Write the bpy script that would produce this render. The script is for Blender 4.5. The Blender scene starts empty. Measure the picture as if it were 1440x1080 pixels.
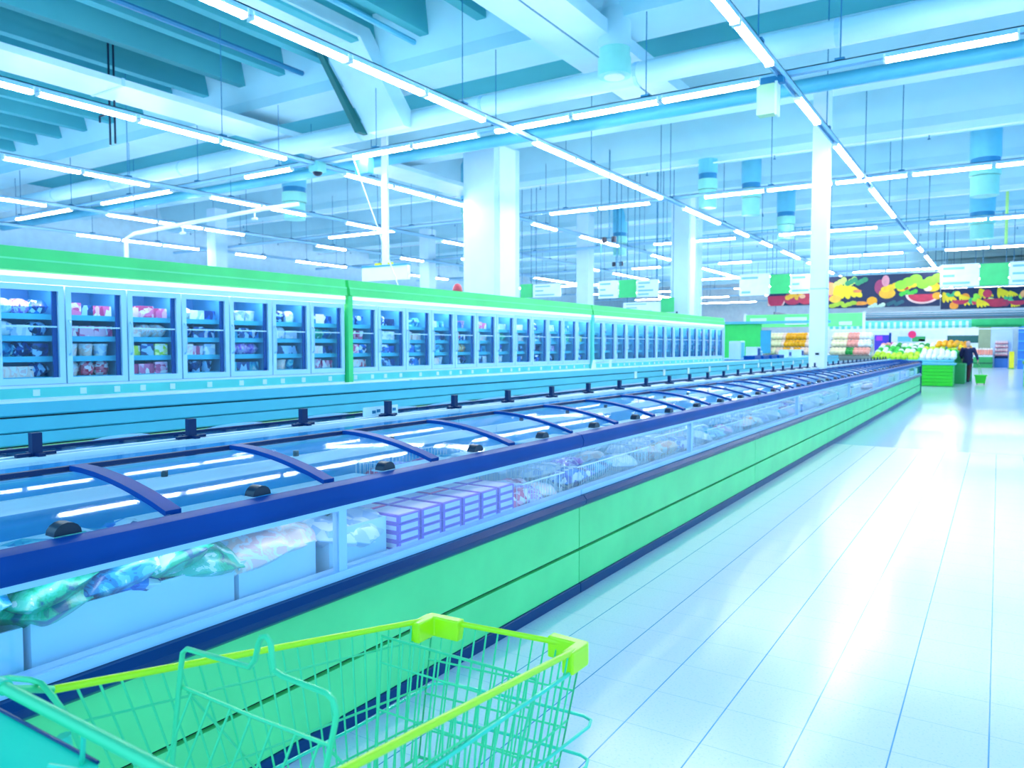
import bpy, math, random
from mathutils import Vector, Matrix
PI = math.pi
SC = bpy.context.scene
COL = SC.collection
# ------------------------------------------------------------------ camera
F = 1068.0
YAW = math.atan(685 / 1069.5)
PITCH = math.atan(53 / F)
cam = bpy.data.cameras.new('camera')
cam.sensor_width = 36.0
cam.lens = 36.0 * F / 1440.0
cam.clip_start = 0.02
cam.clip_end = 300
camo = bpy.data.objects.new('camera', cam)
COL.objects.link(camo)
cam.dof.use_dof = True
cam.dof.focus_distance = 2.6
cam.dof.aperture_fstop = 5.0
camo.location = (0, 0, 1.49)
camo.rotation_euler = (PI / 2 - PITCH, 0, YAW)
SC.camera = camo
# ------------------------------------------------------------------ view, world, large lights
SC.view_settings.view_transform = 'Standard'
SC.view_settings.look = 'None'
SC.view_settings.gamma = 1.0
SC.view_settings.exposure = 0.18
SC.view_settings.use_curve_mapping = False
W = bpy.data.worlds.new('world')
SC.world = W
W.use_nodes = True
bgn = W.node_tree.nodes['Background']
bgn.inputs[0].default_value = (0.2, 0.62, 1.0, 1)
bgn.inputs[1].default_value = 2.2
TUBE_STRENGTH = 46.0
TUBE_COLOR = (0.97, 0.98, 1.0)


def s2l(c):
    return tuple(((x / 255) / 12.92 if x / 255 <= 0.04045 else ((x / 255 + 0.055) / 1.055) ** 2.4) for x in c)


# ------------------------------------------------------------------ materials
MATS = {}


def mat(name, rgb, rough=0.5, metal=0.0, spec=0.5, var=0.06, scale=3.0, emit=0.0, coat=0.0):
    if name in MATS:
        return MATS[name]
    m = bpy.data.materials.new(name)
    m.use_nodes = True
    nt = m.node_tree
    b = nt.nodes['Principled BSDF']
    b.inputs['Roughness'].default_value = rough
    b.inputs['Metallic'].default_value = metal
    b.inputs['Specular IOR Level'].default_value = spec
    b.inputs['Coat Weight'].default_value = coat
    c = s2l(rgb)
    if var > 0:
        tc = nt.nodes.new('ShaderNodeTexCoord')
        no = nt.nodes.new('ShaderNodeTexNoise')
        no.inputs['Scale'].default_value = scale
        no.inputs['Detail'].default_value = 3
        rp = nt.nodes.new('ShaderNodeValToRGB')
        rp.color_ramp.elements[0].position = 0.3
        rp.color_ramp.elements[1].position = 0.7
        rp.color_ramp.elements[0].color = tuple(x * (1 - var) for x in c) + (1,)
        rp.color_ramp.elements[1].color = tuple(min(1, x * (1 + var)) for x in c) + (1,)
        nt.links.new(tc.outputs['Object'], no.inputs['Vector'])
        nt.links.new(no.outputs['Fac'], rp.inputs['Fac'])
        nt.links.new(rp.outputs['Color'], b.inputs['Base Color'])
    else:
        b.inputs['Base Color'].default_value = c + (1,)
    if emit > 0:
        b.inputs['Emission Color'].default_value = (TUBE_COLOR if emit > 1 else c) + (1,)
        b.inputs['Emission Strength'].default_value = emit
    MATS[name] = m
    return m


def pkg(name, cols, scale=9.0, rough=0.3, cell=True):
    scale *= 1.9
    """packaging: printed colour blocks; green and teal bags carry painted highlights"""
    if name in MATS:
        return MATS[name]
    m = bpy.data.materials.new(name)
    m.use_nodes = True
    nt = m.node_tree
    b = nt.nodes['Principled BSDF']
    b.inputs['Roughness'].default_value = rough
    b.inputs['Coat Weight'].default_value = 0.3
    tc = nt.nodes.new('ShaderNodeTexCoord')
    oi = nt.nodes.new('ShaderNodeObjectInfo')
    ad = nt.nodes.new('ShaderNodeVectorMath')
    ad.operation = 'ADD'
    nt.links.new(tc.outputs['Object'], ad.inputs[0])
    nt.links.new(oi.outputs['Random'], ad.inputs[1])
    if cell:
        t = nt.nodes.new('ShaderNodeTexVoronoi')
        t.inputs['Scale'].default_value = scale
        out = t.outputs['Color']
        nt.links.new(ad.outputs[0], t.inputs['Vector'])
        sp = nt.nodes.new('ShaderNodeSeparateColor')
        nt.links.new(out, sp.inputs[0])
        fac = sp.outputs[0]
    else:
        t = nt.nodes.new('ShaderNodeTexNoise')
        t.inputs['Scale'].default_value = scale
        t.inputs['Detail'].default_value = 5
        t.inputs['Distortion'].default_value = 1.2
        nt.links.new(ad.outputs[0], t.inputs['Vector'])
        fac = t.outputs['Fac']
    rp = nt.nodes.new('ShaderNodeValToRGB')
    rp.color_ramp.interpolation = 'CONSTANT'
    n = len(cols)
    while len(rp.color_ramp.elements) < n:
        rp.color_ramp.elements.new(0.5)
    lo, hi = (0.0, 1.0) if cell else (0.32, 0.68)
    for i, c in enumerate(cols):
        rp.color_ramp.elements[i].position = 0.0 if i == 0 else lo + (hi - lo) * i / n
        rp.color_ramp.elements[i].color = s2l(c) + (1,)
    nt.links.new(fac, rp.inputs['Fac'])
    nt.links.new(rp.outputs['Color'], b.inputs['Base Color'])
    MATS[name] = m
    return m


def glass(name, tint, refl=0.08, mx=0.55, rough=0.02, trans=1.0):
    m = bpy.data.materials.new(name)
    m.use_nodes = True
    nt = m.node_tree
    nt.nodes.remove(nt.nodes['Principled BSDF'])
    o = nt.nodes['Material Output']
    tr = nt.nodes.new('ShaderNodeBsdfTransparent')
    tr.inputs[0].default_value = tuple(x * trans for x in tint) + (1,)
    gl = nt.nodes.new('ShaderNodeBsdfGlossy')
    gl.inputs['Color'].default_value = (0.95, 0.98, 1, 1)
    gl.inputs['Roughness'].default_value = rough
    lw = nt.nodes.new('ShaderNodeLayerWeight')
    lw.inputs['Blend'].default_value = 0.35
    mr = nt.nodes.new('ShaderNodeMapRange')
    mr.inputs['To Min'].default_value = refl
    mr.inputs['To Max'].default_value = mx
    nt.links.new(lw.outputs['Facing'], mr.inputs['Value'])
    mxn = nt.nodes.new('ShaderNodeMixShader')
    nt.links.new(mr.outputs[0], mxn.inputs[0])
    nt.links.new(tr.outputs[0], mxn.inputs[1])
    nt.links.new(gl.outputs[0], mxn.inputs[2])
    nt.links.new(mxn.outputs[0], o.inputs['Surface'])
    MATS[name] = m
    return m


GREEN = mat('panel_green', (118, 238, 146), 0.35, spec=0.4)
CANOPY = mat('canopy_green', (82, 228, 125), 0.4)
CANOPY2 = mat('canopy_groove', (130, 245, 170), 0.4)
NAVY = mat('navy_plastic', (0, 68, 148), 0.4, spec=0.15, var=0.1)
NAVYDK = mat('dark_navy_rubber', (4, 40, 90), 0.4, spec=0.3)
BUMP = mat('bumper_blue', (0, 58, 112), 0.3, spec=0.25)
BLACK = mat('black_gap', (6, 14, 16), 0.6)
KNOB = mat('black_knob', (8, 26, 56), 0.3)
TRIM = mat('pale_blue_trim', (190, 220, 255), 0.25, var=0.03)
LINER = mat('white_liner', (205, 232, 255), 0.4, var=0.03)
LINERB = mat('blue_liner', (90, 185, 240), 0.4, var=0.08)
SLAB = mat('cyan_slab', (84, 192, 220), 0.4, var=0.04)
SLAB2 = mat('cyan_slab_groove', (50, 165, 205), 0.4)
MINT = mat('mint_strip', (110, 225, 205), 0.4)
WHITE = mat('white_enamel', (238, 247, 255), 0.35, var=0.02)
FRAME = mat('door_frame_silver', (205, 232, 246), 0.3, metal=0.1, var=0.04)
CABIN = mat('cabinet_blue_inside', (84, 160, 232), 0.5, var=0.1)
SHELF = mat('cyan_shelf_edge', (70, 190, 222), 0.4)
TAG = mat('white_price_tag', (245, 250, 255), 0.5, var=0.02)
CONC = mat('painted_concrete', (206, 232, 250), 0.7, var=0.05, scale=1.5)
CONCB = mat('painted_beam', (188, 230, 242), 0.7, var=0.06, scale=0.7)
DECK = mat('ceiling_deck', (72, 172, 184), 0.8, var=0.1, scale=0.4)
DUCT = mat('white_duct', (190, 226, 240), 0.35, var=0.06, scale=1.2)
STEEL = mat('teal_steel', (90, 185, 215), 0.4, metal=0.1)
ROD = mat('hanger_steel', (40, 130, 175), 0.5)
TRAY = mat('light_track', (165, 215, 245), 0.35, var=0.05)
TUBE = mat('tube_glow', (240, 248, 255), 0.4, var=0, emit=TUBE_STRENGTH)
BAND = mat('lit_band', (240, 248, 255), 0.4, var=0, emit=0.9)
TUBE2 = mat('cabinet_lamp', (235, 246, 255), 0.4, var=0, emit=11.0)
TUBE3 = mat('chest_lamp', (235, 246, 254), 0.4, var=0, emit=7.0)
DIFFG = mat('diffuser_green', (150, 226, 215), 0.4)
DIFFB = mat('diffuser_blue', (120, 208, 236), 0.4)
DIFFD = mat('diffuser_dark', (50, 140, 190), 0.4)
LIME = mat('lime_plastic', (230, 255, 24), 0.3, var=0.03)
WIRE = mat('mint_wire', (84, 222, 148), 0.35, metal=0.15, var=0.05)
WIREC = mat('aqua_wire', (70, 222, 180), 0.3, metal=0.15, var=0.05)
PLATE = mat('turquoise_plastic', (36, 226, 186), 0.6, spec=0.1, var=0.03)
WHITEWIRE = mat('white_wire', (232, 244, 255), 0.4)
SIGNG = mat('sign_green', (60, 200, 120), 0.5)
SIGNW = mat('sign_white', (222, 240, 252), 0.5)
SIGNT = mat('sign_text_blue', (120, 190, 232), 0.5)
GREYD = mat('grey_far_ceiling', (165, 195, 195), 0.8)
COAT = mat('navy_coat', (22, 34, 84), 0.8)
TROUSER = mat('brown_trousers', (88, 42, 56), 0.8)
SKIN = mat('skin', (236, 178, 160), 0.6)
HAIR = mat('grey_hair', (214, 180, 176), 0.8)
BRIGHTG = mat('bright_green_plastic', (42, 215, 40), 0.4)
DEEPG = mat('deep_green_plastic', (40, 160, 90), 0.5)
YEL = mat('yellow_plastic', (235, 225, 30), 0.4)
BLUEP = mat('blue_plastic', (60, 130, 220), 0.4)
TANW = mat('grey_tan', (150, 170, 140), 0.6)
GL_FRONT = glass('front_glass', (0.93, 0.98, 1.0), 0.03, 0.2, 0.04)
GL_LID = glass('lid_glass', (0.93, 0.985, 1.0), 0.015, 0.15, 0.05)
GL_DOOR = glass('door_glass', (0.95, 0.99, 1.0), 0.01, 0.07)


def cols_node_floor():
    m = bpy.data.materials.new('floor_tiles')
    m.use_nodes = True
    nt = m.node_tree
    b = nt.nodes['Principled BSDF']
    N = nt.nodes.new
    L = nt.links.new
    tc = N('ShaderNodeTexCoord')
    sp = N('ShaderNodeSeparateXYZ')
    L(tc.outputs['Object'], sp.inputs[0])

    def M(op, a, b_=None, c=None):
        n = N('ShaderNodeMath')
        n.operation = op
        for i, v in enumerate((a, b_, c)):
            if v is None:
                continue
            if isinstance(v, (int, float)):
                n.inputs[i].default_value = v
            else:
                L(v, n.inputs[i])
        return n.outputs[0]

    def joint(coord, off, per, wid, soft):
        t = M('ADD', coord, 100 * per - off)
        t = M('FLOORED_MODULO', t, per)
        t = M('SUBTRACT', t, per / 2)
        t = M('ABSOLUTE', t)
        t = M('SUBTRACT', t, per / 2 - wid - soft)
        t = M('DIVIDE', t, soft)
        n = N('ShaderNodeClamp')
        L(t, n.inputs[0])
        return n.outputs[0]
    jx = joint(sp.outputs[0], 0.008, 0.305, 0.0018, 0.002)
    jy = joint(sp.outputs[1], 3.374, 0.325, 0.0006, 0.0018)
    near = M('LESS_THAN', sp.outputs[1], 12.4)
    jx = M('MULTIPLY', jx, 0.95)
    jy = M('MULTIPLY', jy, 0.4)
    j = M('MAXIMUM', jx, jy)
    j = M('MULTIPLY', j, near)
    edge = joint(sp.outputs[1], 12.4, 60, 0.02, 0.02)
    sp1 = N('ShaderNodeTexNoise')
    sp1.inputs['Scale'].default_value = 90
    sp1.inputs['Detail'].default_value = 4
    L(tc.outputs['Object'], sp1.inputs['Vector'])
    r1 = N('ShaderNodeValToRGB')
    r1.color_ramp.elements[0].position = 0.2
    r1.color_ramp.elements[0].color = s2l((214, 224, 240)) + (1,)
    r1.color_ramp.elements[1].position = 0.45
    r1.color_ramp.elements[1].color = s2l((244, 241, 250)) + (1,)
    L(sp1.outputs['Fac'], r1.inputs[0])
    v = N('ShaderNodeTexVoronoi')
    v.inputs['Scale'].default_value = 28
    L(tc.outputs['Object'], v.inputs['Vector'])
    dots = M('LESS_THAN', v.outputs['Distance'], 0.07)
    dots = M('MULTIPLY', dots, 0.35)
    mx = N('ShaderNodeMix')
    mx.data_type = 'RGBA'
    L(dots, mx.inputs[0])
    L(r1.outputs[0], mx.inputs[6])
    mx.inputs[7].default_value = s2l((150, 170, 200)) + (1,)
    mx2 = N('ShaderNodeMix')
    mx2.data_type = 'RGBA'
    L(j, mx2.inputs[0])
    L(mx.outputs[2], mx2.inputs[6])
    mx2.inputs[7].default_value = s2l((70, 155, 200)) + (1,)
    mx3 = N('ShaderNodeMix')
    mx3.data_type = 'RGBA'
    L(M('MULTIPLY', edge, 0.4), mx3.inputs[0])
    L(mx2.outputs[2], mx3.inputs[6])
    mx3.inputs[7].default_value = s2l((250, 252, 255)) + (1,)
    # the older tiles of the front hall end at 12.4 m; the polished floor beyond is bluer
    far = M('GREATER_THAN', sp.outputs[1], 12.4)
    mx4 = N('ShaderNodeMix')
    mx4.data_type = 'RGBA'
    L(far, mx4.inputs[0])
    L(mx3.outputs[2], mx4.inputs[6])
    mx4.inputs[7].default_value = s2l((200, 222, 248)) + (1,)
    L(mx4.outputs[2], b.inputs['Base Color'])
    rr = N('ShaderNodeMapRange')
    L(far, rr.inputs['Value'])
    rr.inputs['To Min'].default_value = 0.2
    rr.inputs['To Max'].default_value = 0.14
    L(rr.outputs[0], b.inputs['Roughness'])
    b.inputs['Specular IOR Level'].default_value = 0.6
    return m


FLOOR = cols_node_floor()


# ------------------------------------------------------------------ mesh builder
class MB:
    def __init__(s):
        s.v, s.f = [], []

    def add(s, vs, fs):
        o = len(s.v)
        s.v += [tuple(p) for p in vs]
        s.f += [tuple(i + o for i in f) for f in fs]
        return s

    def box(s, x0, x1, y0, y1, z0, z1, ch=0.0):
        x0, x1 = sorted((x0, x1)); y0, y1 = sorted((y0, y1)); z0, z1 = sorted((z0, z1))
        if ch <= 0:
            vs = [(x, y, z) for z in (z0, z1) for y in (y0, y1) for x in (x0, x1)]
            return s.add(vs, [(0, 2, 3, 1), (4, 5, 7, 6), (0, 1, 5, 4), (2, 6, 7, 3), (0, 4, 6, 2), (1, 3, 7, 5)])
        prof = [(x0 + ch, z0), (x1 - ch, z0), (x1, z0 + ch), (x1, z1 - ch), (x1 - ch, z1), (x0 + ch, z1), (x0, z1 - ch), (x0, z0 + ch)]
        return s.prism(prof, y0, y1)

    def prism(s, prof, y0, y1, axis='y'):
        n = len(prof)
        P = {'y': lambda a, b, c: (a, c, b), 'x': lambda a, b, c: (c, a, b), 'z': lambda a, b, c: (a, b, c)}[axis]
        vs = [P(a, b, y0) for a, b in prof] + [P(a, b, y1) for a, b in prof]
        fs = [tuple(range(n)), tuple(range(2 * n - 1, n - 1, -1))]
        fs += [(i, i + n, (i + 1) % n + n, (i + 1) % n) for i in range(n)]
        return s.add(vs, fs)

    def tube(s, pts, r, n=6, r1=None, closed=False):
        pts = [Vector(p) for p in pts]
        k = len(pts)
        rings = []
        up = Vector((0, 0, 1))
        prev = None
        for i, p in enumerate(pts):
            a = pts[i - 1] if (i > 0 or closed) else p
            b = pts[(i + 1) % k] if (i < k - 1 or closed) else p
            d = (b - a)
            if d.length < 1e-9:
                d = Vector((0, 0, 1))
            d.normalize()
            if prev is None:
                u = d.cross(up if abs(d.z) < 0.95 else Vector((1, 0, 0)))
            else:
                u = prev - d * prev.dot(d)
                if u.length < 1e-6:
                    u = d.cross(Vector((1, 0, 0)))
            u.normalize()
            prev = u
            w = d.cross(u)
            rad = r if r1 is None else r + (r1 - r) * i / (k - 1)
            rings.append([p + (u * math.cos(2 * PI * j / n) + w * math.sin(2 * PI * j / n)) * rad for j in range(n)])
        vs = [q for ring in rings for q in ring]
        fs = []
        m = k if closed else k - 1
        for i in range(m):
            a, b = i * n, ((i + 1) % k) * n
            for j in range(n):
                fs.append((a + j, a + (j + 1) % n, b + (j + 1) % n, b + j))
        if not closed:
            fs.append(tuple(range(n - 1, -1, -1)))
            fs.append(tuple(range((k - 1) * n, k * n)))
        return s.add(vs, fs)

    def lathe(s, prof, n=20, c=(0, 0), cap=True):
        vs, fs = [], []
        for r, z in prof:
            for j in range(n):
                vs.append((c[0] + r * math.cos(2 * PI * j / n), c[1] + r * math.sin(2 * PI * j / n), z))
        for i in range(len(prof) - 1):
            for j in range(n):
                fs.append((i * n + j, i * n + (j + 1) % n, (i + 1) * n + (j + 1) % n, (i + 1) * n + j))
        if cap:
            fs.append(tuple(range(n - 1, -1, -1)))
            fs.append(tuple(range((len(prof) - 1) * n, len(prof) * n)))
        return s.add(vs, fs)

    def blob(s, c, r, nu=12, nv=8, pw=1.0, lump=0.0, rnd=None, rot=0.0):
        rnd = rnd or random
        vs, fs = [], []
        sg = lambda t, p: math.copysign(abs(t) ** p, t)
        for i in range(nv + 1):
            a = -PI / 2 + PI * i / nv
            for j in range(nu):
                b = 2 * PI * j / nu
                k = 1 + (rnd.uniform(-lump, lump) if 0 < i < nv else 0)
                x = sg(math.cos(a), pw) * sg(math.cos(b), pw) * r[0] * k
                y = sg(math.cos(a), pw) * sg(math.sin(b), pw) * r[1] * k
                z = sg(math.sin(a), pw) * r[2] * k
                xr = x * math.cos(rot) - y * math.sin(rot)
                yr = x * math.sin(rot) + y * math.cos(rot)
                vs.append((c[0] + xr, c[1] + yr, c[2] + z))
        for i in range(nv):
            for j in range(nu):
                fs.append((i * nu + j, i * nu + (j + 1) % nu, (i + 1) * nu + (j + 1) % nu, (i + 1) * nu + j))
        return s.add(vs, fs)

    def build(s, name, m, parent=None, loc=None, smooth=False, label=None):
        me = bpy.data.meshes.new(name)
        me.from_pydata(s.v, [], s.f)
        me.materials.append(m)
        me.update()
        if smooth:
            me.polygons.foreach_set('use_smooth', [True] * len(me.polygons))
            try:
                me.set_sharp_from_angle(angle=0.8)
            except Exception:
                pass
        o = bpy.data.objects.new(name, me)
        COL.objects.link(o)
        if parent:
            o.parent = parent
        if loc:
            o.location = loc
        if label:
            o['label'] = label
        return o


def fixn(o):
    import bmesh
    bm = bmesh.new()
    bm.from_mesh(o.data)
    bmesh.ops.recalc_face_normals(bm, faces=bm.faces)
    bm.to_mesh(o.data)
    bm.free()
    return o


def tag(o, label, cat, group=None):
    o['label'] = label
    o['category'] = cat
    if group:
        o['group'] = group
    return o


def empty(name, loc=(0, 0, 0), rz=0.0):
    o = bpy.data.objects.new(name, None)
    COL.objects.link(o)
    o.location = loc
    o.rotation_euler = (0, 0, rz)
    return o


KIDS = {}


def copy_tree(o, parent=None):
    c = o.copy()
    COL.objects.link(c)
    c.parent = parent
    for ch in list(o.children):
        copy_tree(ch, c)
    return c


def structure(o):
    o['kind'] = 'structure'
    return o


ORD = ['first', 'second', 'third', 'fourth', 'fifth', 'sixth', 'seventh', 'eighth', 'ninth', 'tenth', 'eleventh', 'twelfth',
       'thirteenth', 'fourteenth', 'fifteenth', 'sixteenth', 'seventeenth', 'eighteenth']
# ================================================================== THE SETTING
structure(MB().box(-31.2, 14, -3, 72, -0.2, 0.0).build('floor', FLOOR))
structure(MB().box(-31.2, 14, -3, 72, 7.6, 7.8).build('ceiling', DECK))
structure(MB().box(-31.2, 14, 71.8, 72, 0, 7.6).build('wall_far', mat('far_wall', (232, 243, 252), 0.6)))
structure(MB().box(-31.2, -31, -3, 71.8, 0, 7.6).build('wall_left', mat('left_wall', (200, 230, 244), 0.6)))

ZB = 6.55
trim_i = [0]


def beam(mb, m=CONCB):
    trim_i[0] += 1
    return structure(mb.build('trim_%d' % trim_i[0], m))


# ribs of the near bay, running away from the camera
x = -24.0
while x < 6:
    beam(MB().prism([(x, 7.6), (x + 0.36, 7.6), (x + 0.28, 7.05), (x + 0.08, 7.05)], -2.8, 10.95), DECK)
    x += 1.25
# deep cross beams
BEAM_Y = [(10.95, 12.0), (15.7, 16.7), (20.1, 21.1), (24.4, 25.3), (28.7, 29.6), (33.0, 33.9), (37.4, 38.3), (41.8, 42.7), (46.2, 47.1),
          (51, 52), (56, 57), (61, 62)]
for i, (a, b) in enumerate(BEAM_Y):
    beam(MB().prism([(a, ZB), (b, ZB), (b, ZB + 0.22), (b - 0.25, 7.6), (a - 0.28, 7.6), (a, ZB + 0.22)], -31, 13.8, axis='x'))


# ------------------------------------------------------------------ columns
def column(x0, x1, y0, y1, z0, label, flange=True):
    c = empty('column', ((x0 + x1) / 2, (y0 + y1) / 2, z0))
    tag(c, label, 'column')
    w, d = (x1 - x0) / 2, (y1 - y0) / 2
    MB().box(-w, w, -d, d, 0, 6.55 - z0, 0.02).build('shaft', CONC, c)
    if flange:
        MB().box(w, w + 0.02, -d * 0.62, d * 0.62, 0, 6.5 - z0).build('cable_duct', WHITE, c)
        MB().box(-w * 0.3, -w * 0.3 + 0.05, -d - 0.03, -d, 2.6, 2.66).build('sensor', KNOB, c, label='small black sensor on the column')
    return c


column(-11.55, -10.61, 15.75, 16.92, 0, 'wide pale column behind the upright freezers, largest in the hall')
column(-9.4, -8.78, 24.6, 25.3, 0, 'pale square column behind the far half of the upright freezers')
wc = empty('column', (-3.05, 16.13, 0.0))
tag(wc, 'slim white column standing up through the long chest freezer island', 'column')
MB().box(-0.15, 0.15, -0.15, 0.15, 0.0, 6.55, 0.012).build('shaft', WHITE, wc)
MB().box(-0.155, 0.155, -0.155, 0.155, 2.62, 2.64).build('joint_band', TRIM, wc)
MB().box(-0.02, 0.05, -0.17, -0.15, 1.32, 1.36).build('socket', KNOB, wc)
for (x, y, lab) in [(-13.6, 26.5, 'thin far column left of the green hanging sign squares'), (-10.3, 29.5, 'thin white far column right of the square column, beside the hanging boards'),
                    (-21, 26, 'thin pale far column above the middle of the green canopy'), (-24.5, 18, 'pale blue column rising over the left half of the canopy')]:
    column(x - 0.25, x + 0.25, y - 0.25, y + 0.25, 0, lab, flange=False)

# ------------------------------------------------------------------ ducts and pipes under the ceiling
d = MB().tube([(-30.9, 11.95, 6.0), (13, 11.95, 6.0)], 0.19, 14).build('round_duct', DUCT, smooth=True)
tag(d, 'long round white duct crossing the hall under the first beam', 'duct')
for i in range(14):
    MB().tube([(-30 + i * 3.1, 11.95, 6.0), (-30 + i * 3.1 + 0.06, 11.95, 6.0)], 0.2, 14).build('joint_ring', TRAY, d)
# flat duct that bends down to the round one
fd = empty('flat_duct', (-10.4, 0, 7.2))
tag(fd, 'flat white duct that bends steeply down onto the round crossing duct', 'duct')
up = [(-2.8, 0.12), (10.6, 0.12), (11.75, -1.05), (11.75, -1.4), (11.55, -1.4), (10.35, -0.1), (-2.8, -0.1)]
MB().prism([(a, b) for a, b in up], -0.45, 0.5, axis='x').build('casing', DUCT, fd)
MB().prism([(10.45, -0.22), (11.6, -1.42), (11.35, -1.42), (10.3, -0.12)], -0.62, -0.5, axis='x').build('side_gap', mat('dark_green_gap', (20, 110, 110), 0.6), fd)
wd = empty('wide_duct', (-5.75, 0, 6.3))
tag(wd, 'wide flat white duct running lengthwise beside the big round diffuser', 'duct')
MB().box(-0.55, -0.02, -2.8, 15.4, 0, 0.22).box(0.02, 0.55, -2.8, 15.4, 0, 0.22).build('casing', DUCT, wd)
MB().box(-0.02, 0.02, -2.8, 15.4, 0.015, 0.21).build('seam', ROD, wd)
ld = empty('flat_duct', (-13.95, 0, 6.22))
tag(ld, 'broad white lengthwise duct low under the dark ribs at upper left', 'duct')
MB().box(-0.6, 0.42, -2.8, 19.5, 0, 0.12).build('casing', DUCT, ld)
for k in range(3):
    MB().box(-0.62, 0.44, 3 + k * 5, 3.05 + k * 5, -0.01, 0.13).build('joint_ring', TRAY, ld)
dp = MB().tube([(-30.9, 13.6, 5.85), (13, 13.6, 5.85)], 0.13, 10).build('round_duct', STEEL, smooth=True)
tag(dp, 'thinner teal round duct crossing behind the first light track', 'duct')
# sprinkler pipes, each with heads
for i, (a, b) in enumerate(BEAM_Y[1:7]):
    y = a + 0.25 if i else 13.6
    z = 6.42 if i else 6.55
    p = MB().tube([(-30.9, y, z), (13, y, z)], 0.022 if i else 0.04, 6).build('sprinkler_pipe', STEEL if i % 2 == 0 else WHITE, smooth=True)
    tag(p, 'thin sprinkler pipe under the %s cross beam from the camera' % ORD[i + 1], 'pipe', 'sprinkler pipes under the beams')
    for k in range(12):
        MB().tube([(-30 + k * 3.5 + i*.5, y, z), (-30 + k * 3.5 + i*.5, y, z - 0.1)], 0.012, 5).tube(
            [(-30 + k * 3.5 + i*.5, y, z - 0.1), (-30 + k * 3.5 + i*.5, y, z - 0.12)], 0.035, 6).build('sprinkler_head', ROD, p)
for k, (x, lab) in enumerate([(-11.9, 'dark thin pipe run lengthwise under the near ribs, left one'), (-9.0, 'pale pipe run lengthwise under the near ribs, right one')]):
    tag(MB().tube([(x, -2.8, 6.95), (x, 10.8, 6.95)], 0.05, 6).build('ceiling_pipe', STEEL if k else ROD), lab, 'pipe')
# paired dark drop rods with crossbar, upper left
dr = empty('drop_bracket', (-14.6, 8.4, 6.0))
tag(dr, 'dark double drop rod with a crossbar hanging at far left', 'bracket')
MB().tube([(-0.05, 0, 1.6), (-0.05, 0, -0.6)], 0.02, 5).build('rod', KNOB, dr)
MB().tube([(0.12, 0, 1.6), (0.12, 0, -0.6)], 0.02, 5).build('rod', KNOB, dr)
MB().tube([(-0.4, 0, 0), (0.12, 0, 0)], 0.02, 5).tube([(-0.4, 0, 0), (-0.4, 0, -0.12)], 0.02, 5).build('crossbar', KNOB, dr)


# ------------------------------------------------------------------ hanging round diffusers
def diffuser(x, y, zb, r, label, big=False):
    c = empty('ceiling_diffuser', (x, y, zb))
    tag(c, label, 'air diffuser')
    MB().lathe([(r * 0.8, 1.6 if not big else 1.0), (r * 0.8, 7.55 - zb)], 20).build('pipe', DUCT if big else DIFFB, c, smooth=True)
    MB().lathe([(r, 0.42), (r, 0.95 if big else 1.5), (r * 0.8, 1.02 if big else 1.62)], 22).build('body', DUCT if big else DIFFB, c, smooth=True)
    MB().lathe([(r * 0.93, 0.26), (r * 0.93, 0.42)], 22).build('dark_ring', DIFFG if big else DIFFD, c, smooth=True)
    MB().lathe([(r, 0.0), (r, 0.27)], 22).build('lower_ring', DIFFG, c, smooth=True)
    MB().lathe([(r * 0.62, -0.02), (r * 0.62, 0.01)], 22).build('outlet', WHITE, c, smooth=True)
    if not big:
        MB().lathe([(r * 0.9, -0.5), (r * 0.9, -0.02)], 22).build('skirt', DIFFG, c, smooth=True)


diffuser(-5.2, 11.1, 5.72, 0.26, 'big white round diffuser hanging in front of the crossing duct', True)
diffuser(-6.8, 20.5, 5.75, 0.26, 'blue round diffuser left of the slim white column')
diffuser(-6.2, 22.6, 5.8, 0.28, 'blue tapered diffuser hanging just left of the slim white column')
diffuser(-0.41, 22.6, 5.75, 0.35, 'large blue diffuser hanging at the right edge of the hall')
diffuser(-0.62, 31.5, 5.75, 0.4, 'pale green diffuser low behind the large blue one')
diffuser(-6.2, 26.9, 5.6, 0.3, 'small blue diffuser behind the slim white column, left side')
diffuser(-13.2, 28.8, 5.7, 0.3, 'distant blue diffuser between the two large columns')
diffuser(-14.2, 19.8, 5.7, 0.35, 'blue diffuser left of the largest column')
diffuser(-17.5, 15.5, 5.7, 0.35, 'pale diffuser far left above the canopy middle')

# ------------------------------------------------------------------ light tracks and tubes
S = 1.4382
HL = 5.1
LX = [v * S for v in (-1.78, -4.87, -8.08, -11.2, -14.33, -17.45, -20.55)]
LXN = ['nearest the slim white column', 'over the upright freezers', 'second left of the wide column', 'third left of the wide column',
       'fourth left of the wide column', 'low over the canopy', 'farthest left']
CY = [11.0, 18.55, 26.1, 33.65, 41.2, 48.75, 56.3, 63.85]  # the farthest cross tracks are added to brighten the far wall
CYN = ['first', 'second', 'third', 'fourth', 'fifth', 'sixth', 'seventh', 'eighth']


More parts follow.
